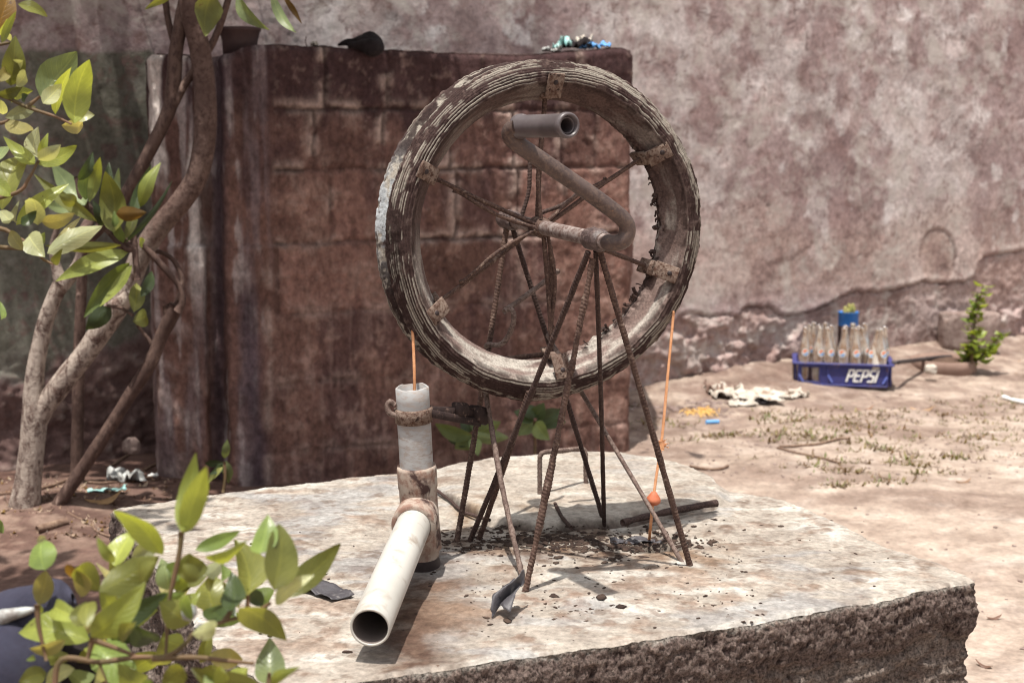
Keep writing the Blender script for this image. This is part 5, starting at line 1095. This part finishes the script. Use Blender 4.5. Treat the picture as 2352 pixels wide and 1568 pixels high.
# hose
hz = [atD(2046, 833, 5.50), atD(2080, 829, 5.52), atD(2130, 821, 5.55), atD(2180, 815, 5.9), atD(2250, 815, 5.95), atD(2300, 817, 6.0), atD(2380, 817, 6.05), atD(2480, 824, 6.1)]
hz = [C_(cw+.010, -.02, ch-.002)]+[atD(a, b, d) for a, b, d in ((2060, 832, 5.42), (2095, 828, 5.62), (2135, 823, 5.80), (2180, 819, 5.93), (2250, 818, 6.03), (2300, 818, 6.12), (2380, 818, 6.26), (2500, 822, 6.4))]; V, Fc = tube(hz, .0085, 12, .02); o = obj('garden_hose', V, Fc, M['hose']); tag(o, 'black hose running along the wall foot from the crate past the pot', 'hose')
# stones in and before the wall
def rock(u_, v_, Yd, r_, label, sq=(1, .7, .8), seed=0, mat='stone', grp=None, z=None):
    c_ = atD(u_, v_, Yd)
    if z is not None: c_[2] = z
    th_ = np.linspace(0, math.pi, 22); pf_ = np.stack([np.sin(th_), -np.cos(th_)], 1); V, Fc = lathe(pf_, (0, 0, 0), (0, 0, 1), 28); V = V*(1+(fbm(V, 1.5, 4, seed)*.35)[:, None]); cl_ = .68 if r_ > .05 else .92; V = np.clip(V, -cl_, cl_)*np.array(sq)*r_*1.2*(1+(fbm(V, 5, 3, seed+1)*.08)[:, None])
    o = obj('stone', V+c_, Fc, M[mat]); return tag(o, label, 'stone', grp)
rock(2225, 760, 6.10, .13, 'large rough stone bulging from the wall foot behind the potted plant', (1.15, .45, .75), 3)
rock(2138, 848, 5.62, .022, 'small pale round stone beside the brown pot', seed=4, mat='white_p')
rock(1745, 905, 5.46, .0, '', seed=1) if False else None
rock(302, 1024, 4.05, .022, 'pale squarish stone lodged at the wall foot left of the block wall', (1, .8, 1), 6)

# ------------------------------------------------------------------ litter on the ground
def litter(name, u_, v_, sx, sy, amp, mat, label, cat, rot=0, seed=0, group=None, h=.004):
    c_ = onground(u_, v_); V, Fc = crumple(c_+[0, 0, h], sx, sy, 0, amp, seed, 34, 22, rot); o = thick(obj(name, V, Fc, M[mat]), .0012); return tag(o, label, cat, group)
litter('paper_scrap', 1668, 908, .07, .07, .045, 'white_p', 'crumpled white paper at the left end of the litter heap below the wall crack', 'paper', .1, 21)
litter('paper_scrap', 1738, 915, .085, .08, .035, 'white_p', 'largest crumpled white paper in the litter heap left of the crate', 'paper', -.15, 22)
litter('paper_scrap', 1798, 908, .075, .08, .04, 'white_p', 'flat white paper nearest the blue crate in the litter heap', 'paper', .1, 23)
litter('paper_scrap', 1706, 932, .050, .02, .02, 'white_p', 'small white paper in front of the litter heap', 'paper', .2, 27)
litter('dark_rag', 1745, 928, .035, .02, .03, 'cloth_black', 'dark rag lying in front of the white litter heap', 'rag', 0, 28)
litter('rotten_rag', 1640, 905, .03, .03, .05, 'pot_brown', 'brown rag tucked at the left of the litter heap', 'rag', 0, 29)
mb = MB()
for k in range(110):
    c_ = onground(random.gauss(1612, 18), random.gauss(950, 4)); an = random.uniform(0, 6.28); l = random.uniform(.012, .035)
    mb.add(*tube([c_+[0, 0, .003], c_+[math.cos(an)*l*.5, math.sin(an)*l*.5, random.uniform(.004, .018)], c_+[math.cos(an+.5)*l, math.sin(an+.5)*l, .003]], .0011, 4, .008))
o = mb.build('fibre_tuft', M['yellow']); tag(o, 'tuft of yellow plastic fibre on the ground below the wheel at the right', 'fibre')
c_ = onground(1637, 974); V, Fc = tube([c_+[-.024, 0, .008], c_+[.0, .002, .008], c_+[.022, .004, .008]], .007, 10, .004, wob=.1); o = obj('plastic_tube', V, Fc, M['sky_blue']); tag(o, 'short light blue plastic tube on the bare ground in front of the yellow fibre', 'tube')
for (px, r_, lb) in [([(1790, 1028), (1835, 1026), (1880, 1022), (1920, 1012), (1952, 1008)], .0045, 'thin brown stick lying level on the bare ground below the crate'),
                     ([(1785, 1030), (1830, 1042), (1880, 1052), (1930, 1066)], .0035, 'thin stick slanting down to the right below the crate'),
                     ([(1585, 1073), (1620, 1080), (1655, 1079), (1672, 1073)], .0045, 'dark bent stick on the ground just behind the right rear edge of the slab')]:
    stick(px, r_, 0, 'dry', lb, 'sticks on the ground', gnd=True)
stick([(2303, 916), (2330, 924), (2370, 933)], .008, 0, 'white', 'white stick lying at the right edge of the picture on the ground', None, True)
for k, (px, r_, lb) in enumerate([([(245, 1078), (268, 1065), (290, 1050), (298, 1044)], .004, 'pale root curling at the wall foot between the two leaning trunks'), ([(330, 1082), (355, 1070), (378, 1062), (388, 1046)], .004, 'pale root climbing toward the left end of the block wall'),
                                  ([(0, 1138), (60, 1132), (120, 1118), (170, 1100)], .005, 'long dry root on the dark soil behind the pale trunk'), ([(85, 1225), (120, 1215), (155, 1206)], .010, 'thick short dark stick on the soil in front of the tree bases'),
                                  ([(212, 1200), (218, 1218), (240, 1230), (258, 1235)], .003, 'thin bent twig on the dark soil left of the slab corner'), ([(155, 1178), (175, 1190), (190, 1196)], .003, 'short straight twig on the soil right of the leaning tree base'), ([(200, 1110), (240, 1112), (300, 1106), (350, 1098)], .004, 'dry stick lying along the wall foot behind the torn wrapper')]):
    stick(px, r_, 0, 'dry', lb, 'sticks under the trees', gnd=True)
litter('wrapper', 290, 1106, .045, .035, .05, 'clearish', 'torn clear wrapper on the dark soil between tree and block wall', 'wrapper', .4, 31)
litter('wrapper', 245, 1130, .05, .014, .018, 'aqua', 'narrow aqua strip of wrapper trailing toward the slab corner', 'wrapper', .2, 32)
litter('paper_scrap', 352, 1097, .014, .01, .012, 'white', 'tiny white paper bit on the dark soil near the block wall', 'paper', .2, 33)
# dry fallen leaves
mbl = [(2245-20, 935, 'large dry leaf'), (2100, 940, 'pale curled dry leaf'), (1775-10, 940, 'x')]
def dryleaf(u_, v_, l, an, label, c_=(.40, .27, .18)):
    p = onground(u_, v_)+[0, 0, .006]; d = np.array([math.cos(an), math.sin(an), .15]); V, Fc, U = leafgeo(p, p+d*l, l*.4, np.cross(d, [0, 0, 1.]), .15, .5, 9, 5)
    o = obj('fallen_leaf', V, Fc, M['leaf3'], colors=np.tile(c_, (len(V), 1)), uv=np.array(U)); tag(o, label, 'leaf', 'dry leaves on the ground')
dryleaf(2090, 938, .09, -.35, 'pale folded dry leaf on the ground right below the crate'); dryleaf(1965, 940, .07, .1, 'reddish dry leaf directly below the lettering of the crate', (.30, .17, .12)); dryleaf(2045, 912, .05, .3, 'dark dry leaf just below the right corner of the crate', (.14, .08, .06))
dryleaf(2195, 1108, .05, .2, 'single brown leaf alone on the bare sandy ground at the right', (.26, .16, .11)); dryleaf(2265, 1421, .035, .1, 'small dark leaf on the sand beside the right corner of the slab', (.16, .09, .07)); dryleaf(2280, 1535, .035, 2.4, 'tiny dark curled leaf on the sand low at the right edge', (.16, .09, .07))
dryleaf(2310, 835, .07, .2, 'dry leaf lying at the wall foot below the hose', (.34, .23, .17)); dryleaf(2330, 858, .09, -.1, 'long dry leaf below the hose near the right edge', (.30, .2, .15))
dryleaf(195, 1150, .10, .5, 'yellowish dry leaf on the soil beside the leaning tree', (.42, .27, .15))
# litter chips under trees and weeds: uncountable
mb = MB()
for k in range(520):
    p = onground(random.uniform(0, 400), random.uniform(1095, 1235)); s_ = random.uniform(.004, .016); an = random.uniform(0, 6.28)
    d = np.array([math.cos(an), math.sin(an), random.uniform(-.1, .4)]); V, Fc, U = leafgeo(p+[0, 0, .003], p+[0, 0, .003]+d*s_*2, s_*.9, np.cross(d, [0, 0, 1.]), .2, .3, 5, 3); cc_ = random.choice([(.30, .2, .15), (.42, .33, .27), (.16, .09, .07), (.10, .06, .05)]); mb.add(V, Fc, cc_, U)
o = mb.build('leaf_litter', M['leaf3'], cols=True, uv=True); tag(o, 'small chips and leaf litter on the dark soil under the trees', 'leaf litter', kind='stuff')
mb = MB()
def weed(u_, v_, s_, seed):
    p = onground(u_, v_)
    for k in range(random.randint(5, 12)):
        an = random.uniform(0, 6.28); l = s_*random.uniform(.5, 1.3); d = np.array([math.cos(an), math.sin(an), random.uniform(.1, .9)])
        q = p+np.array([random.gauss(0, s_*.8), random.gauss(0, s_*.5), 0]); q[2] = p[2]
        cc_ = random.choice([(.17, .15, .07), (.22, .18, .09), (.20, .13, .08), (.11, .07, .045), (.15, .17, .07), (.13, .085, .055)])
        V, Fc, U = leafgeo(q, q+d*l, l*.35, np.cross(d, [0, 0, 1.]), .2, .2, 4, 3); mb.add(V, Fc, cc_, U)
patches = [(1790, 1000, 60, 12, 22), (1880, 1010, 60, 10, 20), (1960, 985, 70, 14, 26), (2290, 1060-60, 60, 20, 22), (2010, 1030, 50, 8, 14), (1760, 965, 80, 10, 22), (1950, 960, 110, 12, 30), (2280, 930, 70, 20, 30), (2110, 1000, 45, 12, 8), (2260, 1005+20, 30, 10, 8), (1900, 1055, 45, 8, 14), (2100, 1060, 42, 9, 20), (2120, 1085, 40, 7, 12), (1935, 1080, 26, 5, 10), (2060, 1105, 38, 5, 12), (1925, 1112, 28, 4, 10), (1880, 1072, 40, 5, 8), (1700, 1000, 40, 12, 12), (1640, 1002, 30, 6, 6), (2200, 1050, 40, 8, 12), (1560, 960, 60, 20, 12), (2180, 960, 90, 14, 22), (1500, 975, 60, 14, 12)]
for (a, b, sa_, sb, n_w) in patches:
    for k in range(int(n_w*1.3)): weed(random.gauss(a, sa_*.8), random.gauss(b, sb*.8), random.choice([.008, .010, .013, .018, .024]), k)
for k in range(40): weed(random.uniform(1500, 2352), random.uniform(925, 1110), random.uniform(.008, .016), k)
o = mb.build('ground_weeds', M['leaf3'], cols=True, uv=True); tag(o, 'low sparse half dry weeds creeping over the bare yard', 'weeds', kind='stuff')
mb = MB()
for k in range(900):
    u_ = random.uniform(1440, 2400); v_ = random.uniform(880, 1100) if random.random() < .8 else random.uniform(1100, 1600); p = onground(u_, v_)
    if p[1] < 2.8 and p[0] < 1.0: continue
    s_ = random.choice([.002, .003, .004, .006]); V, Fc = lathe([(0, -.3), (1, 0), (.7, .6), (0, .7)], (0, 0, 0), (0, 0, 1), 5); V = V*s_*np.array([random.uniform(.7, 1.5), 1, .7])*(1+rng.normal(size=(len(V), 1))*.2)+p; mb.add(V, Fc)
for k in range(160):
    p = onground(random.uniform(1440, 1700), random.gauss(930, 14)); s_ = random.uniform(.004, .014); V, Fc = lathe([(0, -.3), (1, 0), (.7, .6), (0, .7)], (0, 0, 0), (0, 0, 1), 6); V = V*s_*np.array([1.4, 1, .8])*(1+rng.normal(size=(len(V), 1))*.25)+p; mb.add(V, Fc)
o = mb.build('gravel', M['stone']); tag(o, 'fine stones and clods scattered over the bare yard', 'gravel', kind='stuff')
